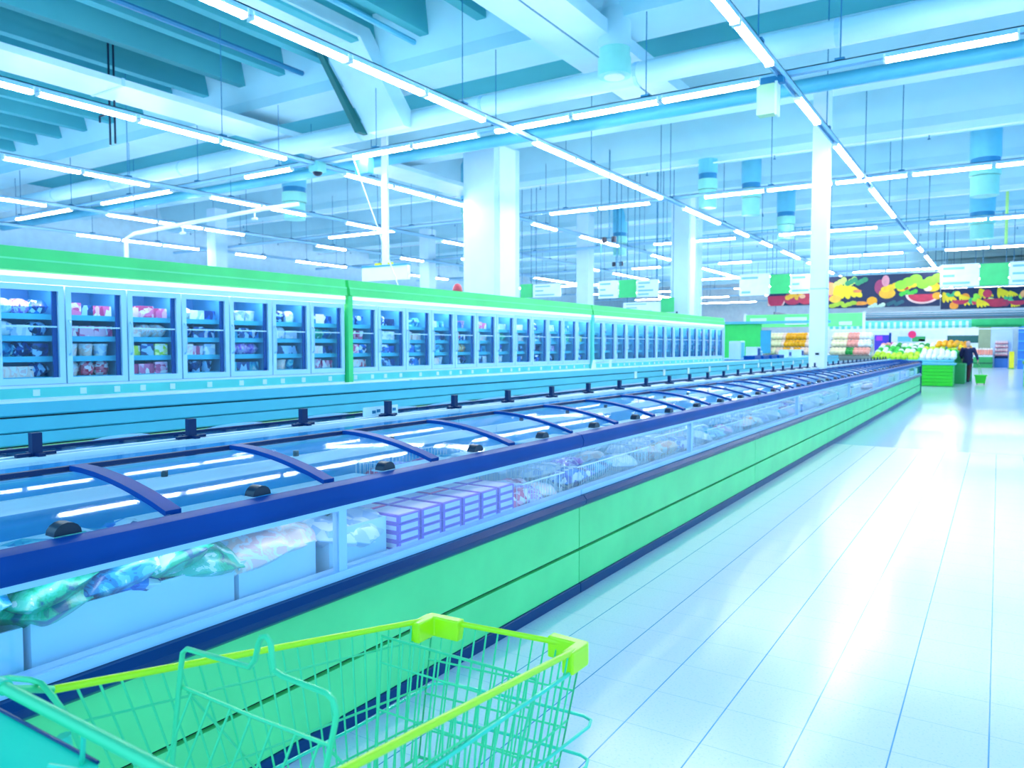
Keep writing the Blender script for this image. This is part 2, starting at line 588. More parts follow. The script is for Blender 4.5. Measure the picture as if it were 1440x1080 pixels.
def track(p0, p1, label, nh):
    a, b = Vector(p0), Vector(p1)
    o = empty('light_track', p0)
    tag(o, label, 'light track', 'suspended light tracks')
    L_ = (b - a).length
    alongx = abs((b - a).x) > 0.1
    m = MB()
    if alongx:
        m.box(0, L_, -0.05, -0.03, 0, 0.08).box(0, L_, 0.03, 0.05, 0, 0.08).box(0, L_, -0.05, 0.05, 0.065, 0.08)
    else:
        m.box(-0.05, -0.03, 0, L_, 0, 0.08).box(0.03, 0.05, 0, L_, 0, 0.08).box(-0.05, 0.05, 0, L_, 0.065, 0.08)
    m.build('rail', TRAY, o)
    for k in range(nh):
        t = L_ * (k + 0.5) / nh
        q = (t, 0) if alongx else (0, t)
        MB().tube([(q[0], q[1], 0.07), (q[0], q[1], 7.6 - p0[2])], 0.009, 4).build('hanger_rod', ROD, o)
        MB().box(q[0] - 0.06, q[0] + 0.06, q[1] - 0.06, q[1] + 0.06, 0.08, 0.11).build('clamp', ROD, o)


def make_tube():
    o = MB().box(-0.045, 0.045, 0.0, 1.45, 0.0, 0.05).build('ceiling_light', TRAY)
    MB().prism([(-0.05, 0.0), (-0.045, -0.03), (-0.025, -0.05), (0.025, -0.05), (0.045, -0.03), (0.05, 0.0)], 0.02, 1.43).build('light_tube', TUBE, o)
    MB().box(-0.052, 0.052, -0.005, 0.02, -0.05, 0.05).build('end_cap', WHITE, o)
    MB().box(-0.052, 0.052, 1.43, 1.455, -0.05, 0.05).build('end_cap', WHITE, o)
    return o


protot = make_tube()
used = [False]


def place_tube(x, y, z, rz, label, grp):
    o = protot if not used[0] else copy_tree(protot)
    used[0] = True
    o.location = (x, y, z)
    o.rotation_euler = (0, 0, rz)
    tag(o, label, 'tube light', grp)


for i, x in enumerate(LX[:6]):
    y0 = 3.0 if i < 5 else 8.0
    track((x, y0, HL), (x, 64 if i < 2 else (56 if i in (2, 4) else 40), HL), 'lengthwise hanging light track, %s' % LXN[i], 14)
    skip = {0: {(1, 1), (2, 3), (3, 2)}, 1: {(2, 2), (3, 1)}, 2: {(1, 3), (2, 1), (3, 0)}, 3: {(0, 1), (1, 2), (2, 0), (2, 3), (3, 0), (3, 1), (3, 2)}, 4: {(0, 1), (1, 3), (2, 1), (2, 2), (3, 0), (3, 2), (3, 3)},
            5: {(0, 0), (0, 1), (0, 2), (1, 0), (2, 1)}, 6: {(1, 1), (2, 0), (0, 3)}}[i]
    for k in range(8 if i < 2 else (7 if i in (2, 4) else 5)):  # the farthest rows are added to brighten the far end
        yc = ([CY[0] - 7.55] + CY)[k]
        for n in range(4):
            if (k, n) in skip or yc + 0.66 + 1.51 * n < y0:
                continue
            lab = 'tube light on track %s, %s past %s cross track' % (LXN[i], ORD[n], CYN[k - 1]) if k else \
                'tube light on track %s, %s before the cross tracks' % (LXN[i], ORD[3 - n])
            place_tube(x, yc + 0.66 + 1.51 * n, HL, 0, lab, 'tube lights on lengthwise tracks')
SEG = {0: [(-16.78, 2), (-13.66, 2), (-9.71, 1), (-7.46, 2), (-5.15, 3), (-0.957, 2)],
       1: [(-13.4, 2), (-7.4, 2), (-4.35, 3), (-1.18, 2)],
       2: [(-13.4, 1), (-7.4, 2), (-4.35, 2), (-1.3, 2)],
       3: [(-10.3, 1), (-7.4, 1), (-4.35, 2), (-1.3, 2)], 4: [(-17, 5), (-10, 4), (-4.35, 3), (-1, 2)], 5: [(-17, 5), (-10, 4), (-4.35, 3), (-1, 2)],
       6: [(-17, 5), (-10, 4), (-4.35, 3), (-1, 2)], 7: [(-17, 5), (-10, 4), (-4.35, 3), (-1, 2)]}  # far cross rows hold extra tubes, added to light the far wall
for k, y in enumerate(CY):
    track((-28, y, HL + 0.09), (5, y, HL + 0.09), '%s cross light track from the camera, spanning the hall' % CYN[k], 12)
    n = 0
    for x0, cnt in SEG[k]:
        for j in range(cnt):
            place_tube((x0 + 1.05 * (j + 1)) * S - 0.03, y, HL + 0.09, PI / 2, 'tube light on the %s cross track, %s from its left end' % (CYN[k], ORD[n]),
                       'tube lights on cross tracks')
            n += 1
# one more track, added unseen beyond the right edge to light the aisle
track((3.0, 3.0, HL), (3.0, 60, HL), 'added lengthwise light track out of view right of the aisle', 8)
for k in range(11):
    place_tube(3.0, 4 + k * 5.2, HL, 0, 'added tube light on the track right of the aisle, %s from the camera' % ORD[k], 'added tube lights right of the aisle')

# little things on the tracks
cb = empty('security_camera', (-11.62, 10.9, 4.98))
cbo = tag(cb, 'dome camera under the track crossing at upper left', 'security camera')
MB().box(-0.12, 0.12, -0.12, 0.12, 0.0, 0.2, 0.02).build('housing', DIFFG, cb)
MB().blob((0, 0, 0), (0.1, 0.1, 0.08)).build('dome', KNOB, cb, smooth=True)
jb = MB().box(-0.18, 0.16, -0.08, 0.08, -0.12, 0.2, 0.02).build('junction_box', STEEL, loc=(LX[2] + 1.0, 11.2, 5.0))
tag(jb, 'teal junction box where the light tracks cross at centre left', 'junction box')
es = empty('pale_green_sign', (-2.72, 10.7, 4.72))
tag(es, 'pale yellow-green box sign hanging at the right track crossing', 'sign')
MB().box(-0.14, 0.1, -0.08, 0.08, -0.1, 0.3, 0.01).build('box', mat('pale_lime', (205, 240, 190), 0.5), es)
MB().box(0.1, 0.13, -0.09, 0.09, -0.12, 0.32).build('edge', WHITE, es)
MB().box(-0.1, 0.2, -0.05, 0.05, 0.3, 0.4).build('bracket', ROD, es)
sw = MB().tube([(-10.75, 11.0, 5.2), (-9.7, 11.3, 2.3)], 0.012, 4).build('hanging_wire', WHITE)
tag(sw, 'single slanted white wire hanging above the green canopy', 'wire')
wp = MB().tube([(-16.9, 10.0, 0.0), (-16.9, 10.0, 3.95), (-16.8, 10.15, 4.08), (-14.1, 11.6, 4.6), (-13.4, 12.0, 4.7)], 0.05, 8).build('white_pipe', WHITE, smooth=True)
tag(wp, 'bent white pipe rising behind the canopy at left', 'pipe')
for (x, y, z) in ((-15.8, 10.7, 4.2), (-14.3, 11.5, 4.5)):
    MB().tube([(x, y, z + 0.05), (x, y, z - 0.12)], 0.02, 6).tube([(x - 0.08, y, z - 0.12), (x + 0.08, y, z - 0.12)], 0.03, 6).build('bracket', WHITE, wp)
rh = MB().blob((0, 0, 0), (0.075, 0.08, 0.11), 10, 6).build('red_balloon', mat('red_foil', (225, 70, 90), 0.3), loc=(-6.9, 9.25, 2.33), smooth=True)
tag(rh, 'small red foil shape peeping over the canopy at the wide column', 'decoration')
MB().tube([(0, 0, -0.08), (0, 0, -0.11)], 0.006, 4).build('string', WHITE, rh)
# ================================================================== THE LONG CHEST FREEZER ISLAND
RND = random.Random(7)
ML = 3.93          # one freezer section
FX = -2.10         # its aisle face
NM = 7


def curve_pt(t):
    """lid section, from the front rail (t=0) up to the middle (t=1)"""
    x = -0.06 - 0.56 * t
    z = 0.968 + 0.095 * math.sin(t * PI / 2) ** 0.9
    return x, z


def mir(x, s):
    return x if s > 0 else -1.9 - x


def strip(prof, y0, y1, th):
    """thin bent sheet following a profile"""
    m = MB()
    n = len(prof)
    vs = []
    for y in (y0, y1):
        for (a, b) in prof:
            vs.append((a, y, b))
        for (a, b) in prof:
            vs.append((a, y, b - th))
    fs = []
    for i in range(n - 1):
        fs += [(i, i + 1, 2 * n + i + 1, 2 * n + i), (n + i, 3 * n + i, 3 * n + i + 1, n + i + 1), (i, n + i, n + i + 1, i + 1),
               (2 * n + i, 2 * n + i + 1, 3 * n + i + 1, 3 * n + i)]
    fs += [(0, 2 * n, 3 * n, n), (n - 1, 2 * n - 1, 4 * n - 1, 3 * n - 1)]
    return m.add(vs, fs)


def make_island(first):
    r = empty('chest_freezer', (FX, 0, 0))
    y0, y1 = 0.004, ML - 0.004
    bx = lambda a, b, c, d, ch=0.0, ya=y0, yb=y1: MB().box(a, b, ya, yb, c, d, ch)
    # body core, hidden behind the panels, shows in the dark slot
    bx(-0.03, -1.87, 0.03, 0.3).build('body', BLACK, r)
    for s in (1, -1):
        X = lambda v: mir(v, s)
        bx(X(-0.02), X(0.012), 0.0, 0.062, 0.004).build('kick_strip', BUMP, r)
        bx(X(0.0), X(-0.025), 0.064, 0.258).build('lower_panel', GREEN, r)
        bx(X(0.0), X(-0.025), 0.276, 0.53).build('upper_panel', GREEN, r)
        pr = [(X(-0.02), 0.53), (X(0.02), 0.53), (X(0.045), 0.55), (X(0.05), 0.575), (X(0.03), 0.598), (X(-0.02), 0.6)]
        fixn(MB().prism(pr, y0, y1).build('bumper', BUMP, r, smooth=True))
        bx(X(0.012), X(-0.05), 0.6, 0.632).build('sill', TRIM, r)
        for j in range(2):
            bx(X(0.0), X(-0.008), 0.632, 0.868, 0, j * ML / 2 + 0.012, (j + 1) * ML / 2 - 0.012).build('front_glass', GL_FRONT, r)
        bx(X(0.004), X(-0.03), 0.632, 0.868, 0, ML / 2 - 0.012, ML / 2 + 0.028).build('glass_post', TRIM, r)
        bx(X(0.01), X(-0.05), 0.866, 0.884).build('top_trim', TRIM, r)
        bx(X(-0.052), X(-0.066), 0.872, 0.884).build('lamp_strip', TUBE3, r, label='thin glowing lamp strip under the rail')
        pr = [(X(-0.06), 0.884), (X(0.012), 0.884), (X(0.026), 0.9), (X(0.028), 0.93), (X(0.012), 0.962), (X(-0.03), 0.972), (X(-0.06), 0.965)]
        fixn(MB().prism(pr, y0, y1).build('top_rail', NAVY, r, smooth=True))
        # lids
        for k in range(6):
            a, b = k * ML / 6, (k + 1) * ML / 6
            pf = [(X(curve_pt(t / 7)[0]), curve_pt(t / 7)[1]) for t in range(8)]
            g = fixn(strip(pf, a + 0.028, b - 0.006, 0.006).build('lid_glass', GL_LID, r, smooth=True))
            pf2 = [(X(curve_pt(t / 7)[0]), curve_pt(t / 7)[1] + 0.012) for t in range(8)]
            fixn(strip(pf2, a - 0.027 if k else 0.0, a + 0.027, 0.018).build('lid_frame', NAVY if s > 0 else TRIM, g, smooth=True))
            yk = (a + b) / 2 - 0.0
            kn = []
            for q in range(9):
                t = PI * q / 8
                kn.append((yk - 0.038 * math.cos(t), 0.972 + 0.034 * math.sin(t)))
            fixn(MB().prism(kn, min(X(-0.045), X(-0.09)), max(X(-0.045), X(-0.09)), axis='x').build('knob', KNOB, g, smooth=True))
            fixn(strip([(X(-0.64), 1.066), (X(-0.90), 1.07)], a + 0.006, b - 0.006, 0.006).build('rear_glass', GL_LID, r))
        bx(X(-0.62), X(-0.645), 1.052, 1.072).build('rear_rail', NAVYDK, r)
        bx(X(-0.895), X(-0.925), 1.05, 1.078).build('centre_rail', WHITE, r)
        # inner lining
        bx(X(-0.05), X(-0.07), 0.3, 0.62).build('inner_wall', LINER, r)
        bx(X(-0.60), X(-0.63), 0.94, 0.985).build('price_rail', WHITE, r)
        bx(X(-0.90), X(-0.915), 0.3, 1.05).build('back_lining', LINERB, r)
        for k in range(6 if s > 0 else 0):
            MB().box(X(-0.26), X(-0.52), k * ML / 6 + 0.07, (k + 1) * ML / 6 - 0.05, 0.868, 0.876).build('hanging_tray', WHITE, r)
            MB().box(X(-0.07), X(-0.2), k * ML / 6 + 0.04, (k + 1) * ML / 6 - 0.04, 0.862, 0.87).build('front_baffle', NAVY, r)
        for k in range(6):
            yy = (k + 0.5) * ML / 6
            MB().tube([(X(-0.615), yy, 0.985), (X(-0.615), yy, 1.01)], 0.014, 6).build('hook', KNOB, r)
    bx(-0.06, -1.84, 0.3, 0.33).build('well_floor', NAVYDK, r)
    for k in range(6):
        yy = k * ML / 6 + 0.02
        MB().box(-0.965, -0.935, yy - 0.018, yy + 0.018, 1.06, 1.165).box(-1.0, -0.9, yy - 0.012, yy + 0.012, 1.078, 1.09).box(
            -0.96, -0.94, yy - 0.07, yy + 0.07, 1.078, 1.09).build('centre_post', NAVYDK, r)
    for k in range(6):
        yy = (k + 0.5) * ML / 6
        MB().box(-1.2, -1.19, yy - 0.09, yy + 0.09, 1.035, 1.045).build('sliding_catch', TRIM, r)
    return r


isl = make_island(True)
ISL_LAB = ['chest freezer section nearest the shopping cart, holding bagged vegetables and white boxes',
           'second chest freezer section from the cart, with wire baskets behind the glass',
           'third chest freezer section of the island, about where the aisle tiles end',
           'chest freezer section just before the slim white column',
           'chest freezer section with the slim white column in it',
           'chest freezer section last but one at the far end',
           'chest freezer section at the far end of the island near the green produce stand']
for k in range(NM):
    o = isl if k == 0 else copy_tree(isl)
    o.location = (FX, 0.1 + k * ML, 0)
    if k >= 3:      # the far sections have no trays under the lids
        for ch in [c for c in o.children if c.name.startswith('hanging_tray')]:
            bpy.data.objects.remove(ch)
    tag(o, ISL_LAB[k], 'chest freezer', 'chest freezers of the long island')
for (yy, lab) in ((0.1 + NM * ML, 'blue end panel closing the far end of the chest freezer island'),):
    e = empty('end_panel', (FX, yy, 0))
    tag(e, lab, 'end panel')
    MB().box(0.03, -1.93, 0, 0.06, 0, 0.98).build('panel', BUMP, e)
    MB().box(0.035, -1.935, 0.0, 0.07, 0.93, 1.03, 0.02).build('cap', NAVY, e)


# ------------------------------------------------------------------ goods
def bag_mesh(seed, w=0.13, d=0.1, h=0.05):
    rr = random.Random(seed)
    m = MB()
    nx, ny = 9, 7
    top, bot = [], []
    for i in range(nx):
        for j in range(ny):
            u, v = i / (nx - 1) * 2 - 1, j / (ny - 1) * 2 - 1
            e = max(0, (1 - abs(u) ** 3.0) * (1 - abs(v) ** 3.0)) ** 0.6
            wob = rr.uniform(-0.12, 0.12)
            px, py = u * w * (1 + 0.06 * math.cos(3 * v)), v * d * (1 + 0.08 * math.cos(2.4 * u))
            top.append((px, py, h + h * e * (0.85 + wob) + 0.003))
            bot.append((px, py, h - h * e * 0.95))
    vs = top + bot
    n = nx * ny
    fs = []
    for i in range(nx - 1):
        for j in range(ny - 1):
            a = i * ny + j
            fs += [(a, a + ny, a + ny + 1, a + 1), (n + a, n + a + 1, n + a + ny + 1, n + a + ny)]
    for i in range(nx - 1):
        a = i * ny
        fs += [(a, n + a, n + a + ny, a + ny)]
        a = i * ny + ny - 1
        fs += [(a, a + ny, n + a + ny, n + a)]
    for j in range(ny - 1):
        fs += [(j, j + 1, n + j + 1, n + j)]
        a = (nx - 1) * ny + j
        fs += [(a, n + a, n + a + 1, a + 1)]
    return m.add(vs, fs)


def mesh_of(mb, name):
    me = bpy.data.meshes.new(name)
    me.from_pydata(mb.v, [], mb.f)
    me.materials.append(WHITE)
    me.update()
    me.polygons.foreach_set('use_smooth', [True] * len(me.polygons))
    try:
        me.set_sharp_from_angle(angle=0.7)
    except Exception:
        pass
    return me


PK = {
    'pink': pkg('pack_pink', [(240, 110, 175), (250, 190, 220), (215, 60, 130), (250, 240, 250)], 14),
    'white': pkg('pack_white', [(240, 246, 255), (205, 225, 250), (170, 205, 245), (250, 252, 255)], 12),
    'blue': pkg('pack_blue', [(20, 90, 205), (40, 140, 230), (230, 242, 255), (10, 50, 140)], 13),
    'navy': pkg('pack_navy', [(10, 40, 120), (16, 66, 160), (150, 200, 245), (8, 28, 90)], 13),
    'red': pkg('pack_red', [(235, 50, 95), (250, 110, 140), (215, 30, 80), (250, 225, 235)], 14),
    'yellow': pkg('pack_yellow', [(215, 235, 30), (245, 248, 150), (180, 220, 60), (250, 252, 235)], 14),
    'orange': pkg('pack_orange', [(252, 180, 80), (255, 215, 160), (250, 245, 235), (245, 150, 90)], 14),
    'green': pkg('pack_green', [(10, 96, 130), (24, 150, 130), (40, 190, 140), (60, 205, 170), (90, 215, 190), (200, 242, 240)], 5, cell=False),  # palest tone paints the highlights of crinkled film
    'teal': pkg('pack_teal', [(10, 80, 150), (20, 130, 190), (50, 175, 210), (110, 210, 225), (215, 242, 248)], 5, cell=False),  # pale tone again stands for painted highlights on the crinkles
    'cream': pkg('pack_cream', [(250, 232, 226), (252, 214, 206), (240, 240, 248), (246, 205, 208)], 6, cell=False),
    'violet': pkg('pack_violet', [(150, 90, 215), (205, 150, 240), (235, 225, 252), (120, 60, 190)], 9, cell=False),
}
PKN = list(PK)
SHAPES = {
    'bag': [mesh_of(bag_mesh(i, 0.14, 0.10, 0.05), 'bag') for i in range(3)],
    'upright_bag': [mesh_of(MB().blob((0, 0, 0.1), (0.075, 0.045, 0.1), 12, 8, 0.6, 0.06, random.Random(i)), 'upright_bag') for i in range(2)],
    'carton': [mesh_of(MB().box(-0.08, 0.08, -0.06, 0.06, 0, 0.05, 0.003), 'carton'), mesh_of(MB().box(-0.05, 0.05, -0.06, 0.06, 0, 0.14, 0.003), 'carton')],
    'tub': [mesh_of(MB().lathe([(0.048, 0), (0.058, 0.085), (0.062, 0.087), (0.062, 0.1), (0.05, 0.103)], 14), 'tub')],
}
KW = {'bag': 'frozen food bag lying flat', 'upright_bag': 'frozen food bag standing', 'carton': 'frozen food carton', 'tub': 'ice cream tub'}


def good(kind, color, loc, rz, label, grp, idx=0, sc=(1, 1, 1), cat=None):
    o = bpy.data.objects.new({'bag': 'food_bag', 'upright_bag': 'food_bag', 'carton': 'food_carton', 'tub': 'ice_cream_tub'}[kind], SHAPES[kind][idx % len(SHAPES[kind])])
    COL.objects.link(o)
    o.location = loc
    o.rotation_euler = (0, 0, rz)
    o.scale = sc
    o.material_slots[0].link = 'OBJECT'
    o.material_slots[0].material = PK[color]
    tag(o, label, cat or {'bag': 'bag', 'upright_bag': 'bag', 'carton': 'carton', 'tub': 'tub'}[kind], grp)
    return o


# contents of the near sections, seen through the front glass
def gondola_box(y0, y1, x0, x1, z0, z1, label, m=LINER):
    o = empty('display_box', ((x0 + x1) / 2, (y0 + y1) / 2, z0))
    tag(o, label, 'box', 'white boxes in the chest freezer')
    w, d, h, t = (x1 - x0) / 2, (y1 - y0) / 2, z1 - z0, 0.008
    MB().box(w - t, w, -d, d, 0, h).build('front_panel', m, o)
    MB().box(-w, -w + t, -d, d, 0, h).build('back_panel', m, o)
    MB().box(-w + t, w - t, -d, -d + t, 0, h).build('side_panel', m, o)
    MB().box(-w + t, w - t, d - t, d, 0, h).build('side_panel', m, o)
    MB().box(-w + t, w - t, -d + t, d - t, 0, t).build('bottom', m, o)


BXX = (-2.72, -2.19)
gondola_box(0.55, 0.98, *BXX, 0.335, 0.735, 'white box inside the chest freezer at the left edge of the picture')
gondola_box(1.0, 1.65, *BXX, 0.335, 0.755, 'long white box full of green bags inside the nearest chest freezer')
gondola_box(1.67, 2.02, *BXX, 0.335, 0.745, 'white box of pale bags left of the glass post in the nearest freezer')
gondola_box(2.09, 2.42, *BXX, 0.335, 0.765, 'white box right of the glass post in the nearest freezer')
G1 = 'bags in the near chest freezer'
nb = 0
for (y0, y1, zt, colsq, what) in ((0.58, 0.95, 0.72, ['green', 'teal', 'green', 'red'], 'box at the left edge'), (1.03, 1.62, 0.74, ['green', 'teal', 'blue', 'green', 'violet', 'teal', 'green', 'blue'], 'long white box'),
                                  (1.7, 2.0, 0.73, ['cream', 'orange', 'cream', 'white'], 'box left of the glass post'), (2.12, 2.4, 0.7, ['white', 'cream', 'white', 'cream'], 'box right of the glass post')):
    n = len(colsq)
    for i, c in enumerate(colsq):
        row, q = i % 2, i // 2
        yy = y0 + (y1 - y0) * (q + 0.5) / ((n + 1) // 2)
        o = good('bag', c, (-2.31 - 0.22 * row + RND.uniform(-.01, .01), yy, zt - 0.035 + 0.05 * row), PI / 2 + RND.uniform(-0.5, 0.5),
                 '%s frozen bag in the %s, %s row, %s from left' % (c, what, ('front', 'back')[row], ORD[q]), G1, i, (1.15, 1.2, 1.25))
        o.rotation_euler = (RND.uniform(-0.3, 0.3), RND.uniform(-0.25, 0.25), o.rotation_euler[2])
# filler under the bags so that they rest on something: deeper bags
for (y0, y1, what) in ((1.03, 1.62, 'long white box'),):
    for q in range(2):
        good('bag', 'teal', (-2.45, 1.2 + 0.28 * q, 0.56), 0.3, 'teal bag under the others in the %s, %s end' % (what, ('near', 'far')[q]), G1, q, (1.3, 1.2, 1.3))
for i, (yy, c) in enumerate(((0.64, 'green'), (0.84, 'teal'), (1.08, 'green'), (1.27, 'teal'), (1.46, 'green'))):
    o = good('bag', c, (-2.24, yy, 0.765), PI / 2 + 0.25 * (i % 3 - 1), '%s crinkled bag on top against the front glass, %s from the left' % (c, ORD[i]), G1, i + 1, (0.85, 0.75, 0.9))
    o.rotation_euler = (0.25 * (i % 2), -0.2, o.rotation_euler[2])
# stacked pink and violet cartons (near section, y 2.5..3.3)
CART = mat('carton_white_print', (235, 222, 245), 0.4)
VIO = mat('carton_violet_edge', (160, 100, 215), 0.4)
PNK = mat('carton_pink_edge', (235, 60, 150), 0.4)


def framed_carton(x, y, z, lx, ly, lz, edge, label, grp, rz=0):
    o = empty('food_carton', (x, y, z), rz)
    tag(o, label, 'carton', grp)
    MB().box(-lx / 2, lx / 2, -ly / 2, ly / 2, 0, lz, 0.002).build('sleeve', edge, o)
    e = 0.0012
    p = [MB().box(lx / 2, lx / 2 + e, -ly / 2 + 0.014, ly / 2 - 0.014, 0.007, lz - 0.007), MB().box(-lx / 2 + 0.014, lx / 2 - 0.014, -ly / 2 - e, -ly / 2, 0.009, lz - 0.009),
         MB().box(-lx / 2 + 0.014, lx / 2 - 0.014, -ly / 2 + 0.014, ly / 2 - 0.014, lz, lz + e)]
    for q in p:
        q.build('printed_label', CART, o)


for col_ in range(6):
    yy = 2.52 + col_ * 0.155
    for lv in range(4):
        for row in range(2):
            framed_carton(-2.24 - 0.2 * row, yy, 0.612 + lv * 0.0385, 0.19, 0.14, 0.037, PNK if (lv == 3 and col_ < 1 and row) or (col_ in (0, 3) and row and lv == 3) else VIO,
                          'white and %s carton in the %s stack, %s row, %s from the top' % ('pink' if (lv == 3 and col_ in (0, 3) and row) else 'violet', ORD[col_], ('front', 'back')[row], ORD[3 - lv]),
                          'cartons stacked in the near chest freezer')
st = MB().box(-2.56, -2.18, 2.44, 3.44, 0.335, 0.61, 0.01).build('riser_tray', LINER)
tag(st, 'white riser tray under the stacked cartons in the near chest freezer', 'tray')


def wire_basket(y0, y1, x0, x1, z0, z1, label):
    o = empty('wire_basket', ((x0 + x1) / 2, (y0 + y1) / 2, z0))
    tag(o, label, 'basket', 'white wire baskets in the chest freezers')
    w, d, h = (x1 - x0) / 2, (y1 - y0) / 2, z1 - z0
    for nm, zz, rr_ in (('rim', h, 0.005), ('lower_ring', h * 0.5, 0.003), ('foot_ring', 0.004, 0.004)):
        MB().tube([(-w, -d, zz), (w, -d, zz), (w, d, zz), (-w, d, zz)], rr_, 5, closed=True).build(nm, WHITEWIRE, o)
    for (nm, fn, L_) in (('front_wires', lambda t: (w, t), d), ('back_wires', lambda t: (-w, t), d), ('side_wires', lambda t: (t, -d), w), ('side_wires', lambda t: (t, d), w)):
        m = MB()
        n = int(2 * L_ / 0.03)
        for i in range(1, n):
            t = -L_ + 2 * L_ * i / n
            a = fn(t)
            m.tube([(a[0], a[1], 0), (a[0], a[1], h)], 0.0022, 4)
        pt = m.build(nm, WHITEWIRE, o)
        pt['kind'] = 'stuff'
    m = MB()
    for i in range(1, 8):
        t = -d + 2 * d * i / 8
        m.tube([(-w, t, 0.004), (w, t, 0.004)], 0.0022, 4)
    m.build('bottom_wires', WHITEWIRE, o)['kind'] = 'stuff'


def fill(y0, y1, x0, x1, z, cols_, what, grp):
    n = len(cols_)
    q = (n + 1) // 2
    for i, c in enumerate(cols_):
        row = i % 2
        yy = y0 + (y1 - y0) * (i // 2 + 0.5) / q
        xx = x1 - (x1 - x0) * (0.27 + 0.46 * row)
        o = good('bag', c, (xx, yy, z), PI / 2 + RND.uniform(-0.4, 0.4), '%s bag in the %s, %s row, %s from left' % (c, what, ('front', 'back')[row], ORD[i // 2]), grp,
                 i, (1, 1, 1.25))
        o.rotation_euler = (RND.uniform(-0.2, 0.2), RND.uniform(-0.2, 0.2), o.rotation_euler[2])


wire_basket(3.02, 3.9, -2.98, -2.62, 0.6, 0.86, 'back wire basket of pink bags behind the stacked cartons')
fill(3.05, 3.87, -2.96, -2.64, 0.7, ['pink', 'red', 'pink', 'violet', 'white', 'pink', 'cream', 'teal'], 'back wire basket of the near freezer', 'bags in the back wire basket')
wire_basket(3.47, 3.95, -2.6, -2.16, 0.45, 0.74, 'front wire basket of pink bags left of the section joint')
fill(3.5, 3.92, -2.58, -2.18, 0.56, ['pink', 'pink', 'violet', 'white', 'cream', 'pink'], 'front wire basket left of the joint', 'bags in the front wire basket')
SEC = ['second', 'third', 'fourth', 'fifth', 'sixth', 'seventh']
for k in range(1, NM):
    yb = 0.1 + k * ML
    nbk = 3
    for j in range(nbk):
        a = yb + 0.12 + j * 1.24
        if k == 4 and j == 0:
            continue
        wire_basket(a, a + 1.15, -2.72, -2.18, 0.42, 0.74 if (j + k) % 2 else 0.8, '%s wire basket from the left in the %s freezer section' % (ORD[j], SEC[k - 1]))
        pal = [['white', 'cream', 'teal', 'white', 'pink', 'white'], ['blue', 'white', 'teal', 'violet', 'white', 'cream'], ['cream', 'white', 'orange', 'white', 'blue', 'white']][(j + k) % 3]
        fill(a + 0.05, a + 1.1, -2.70, -2.2, 0.58, pal[:6] if k < 3 else pal[:4], '%s basket of the %s freezer section' % (ORD[j], SEC[k - 1]), 'bags in the chest freezer baskets')
    o = MB().box(-2.9, -2.74, yb + 0.1, yb + 3.8, 0.335, 0.66, 0.01).build('shelf_riser', LINER)
    tag(o, 'white riser along the back of the %s freezer section' % SEC[k - 1], 'riser', 'risers in the chest freezers')
o = MB().box(-2.9, -2.74, 0.2, 3.0, 0.335, 0.66, 0.01).build('shelf_riser', LINER)
tag(o, 'white riser along the back of the nearest freezer section', 'riser', 'risers in the chest freezers')
# far half of the island: pale boxes under the lids
for k in range(NM):
    for j in range(4):
        yy = 0.45 + k * ML + j * 0.97
        if abs(yy - 16.13) < 0.55:
            continue
        o = MB().box(-3.92, -3.16, yy - 0.4, yy + 0.4, 0.335, 0.9, 0.01).build('display_box', CART if j % 2 else LINER)
        tag(o, 'pale box under the far lids of the %s freezer section, %s along' % (ORD[k], ORD[j]), 'box', 'pale boxes in the far half of the island')
# price card over the back glass
pc = empty('price_card', (-3.13, 3.42, 1.07))
tag(pc, 'white price card standing on the middle of the island', 'price card')
MB().box(-0.004, 0.004, -0.15, 0.15, 0.0, 0.06).build('card', WHITE, pc)
for (a, b, z) in ((-0.08, -0.05, 0.03), (-0.04, -0.01, 0.035), (0.04, 0.06, 0.035), (0.07, 0.09, 0.04), (0.1, 0.13, 0.035)):
    MB().box(0.004, 0.006, a, b, z - 0.01, z + 0.008).build('print', ROD, pc)
tg = MB().box(-3.99, -3.965, 0.1, 27.6, 0.972, 1.0).build('lime_strip', mat('lime_strip_green', (120, 225, 90), 0.4))
tag(tg, 'thin lime green strip along the far rail of the island', 'trim strip')

# ================================================================== UPRIGHT FREEZERS
CX = -5.40
DX = -1.0
SECT = [(-0.4, 6.36, 13), (6.40, 12.62, 12), (12.66, 20.66, 15)]
SECN = ['left', 'middle', 'far']


def make_door(w):
    r = MB()
    z0, z1 = 1.19, 1.975
    o = MB().box(DX, DX + 0.035, 0.006, 0.05, z0, z1).box(DX, DX + 0.035, w - 0.05, w - 0.006, z0, z1).box(DX, DX + 0.035, 0.05, w - 0.05, z0, z0 + 0.05).box(
        DX, DX + 0.035, 0.05, w - 0.05, z1 - 0.045, z1).build('door', FRAME)
    MB().box(DX + 0.012, DX + 0.02, 0.05, w - 0.05, z0 + 0.05, z1 - 0.045).build('glass_pane', GL_DOOR, o)
    MB().tube([(DX + 0.035, 0.028, 1.42), (DX + 0.06, 0.028, 1.44), (DX + 0.06, 0.028, 1.68), (DX + 0.035, 0.028, 1.7)], 0.008, 6).build('handle', TRIM, o)
    MB().box(DX - 0.01, DX + 0.006, w - 0.085, w - 0.05, z0 + 0.05, z1 - 0.045).build('dark_seal', NAVY, o)
    MB().box(DX - 0.004, DX + 0.01, 0.05, w - 0.05, 1.64, 1.652).build('glazing_bar', WHITE, o)
    return o


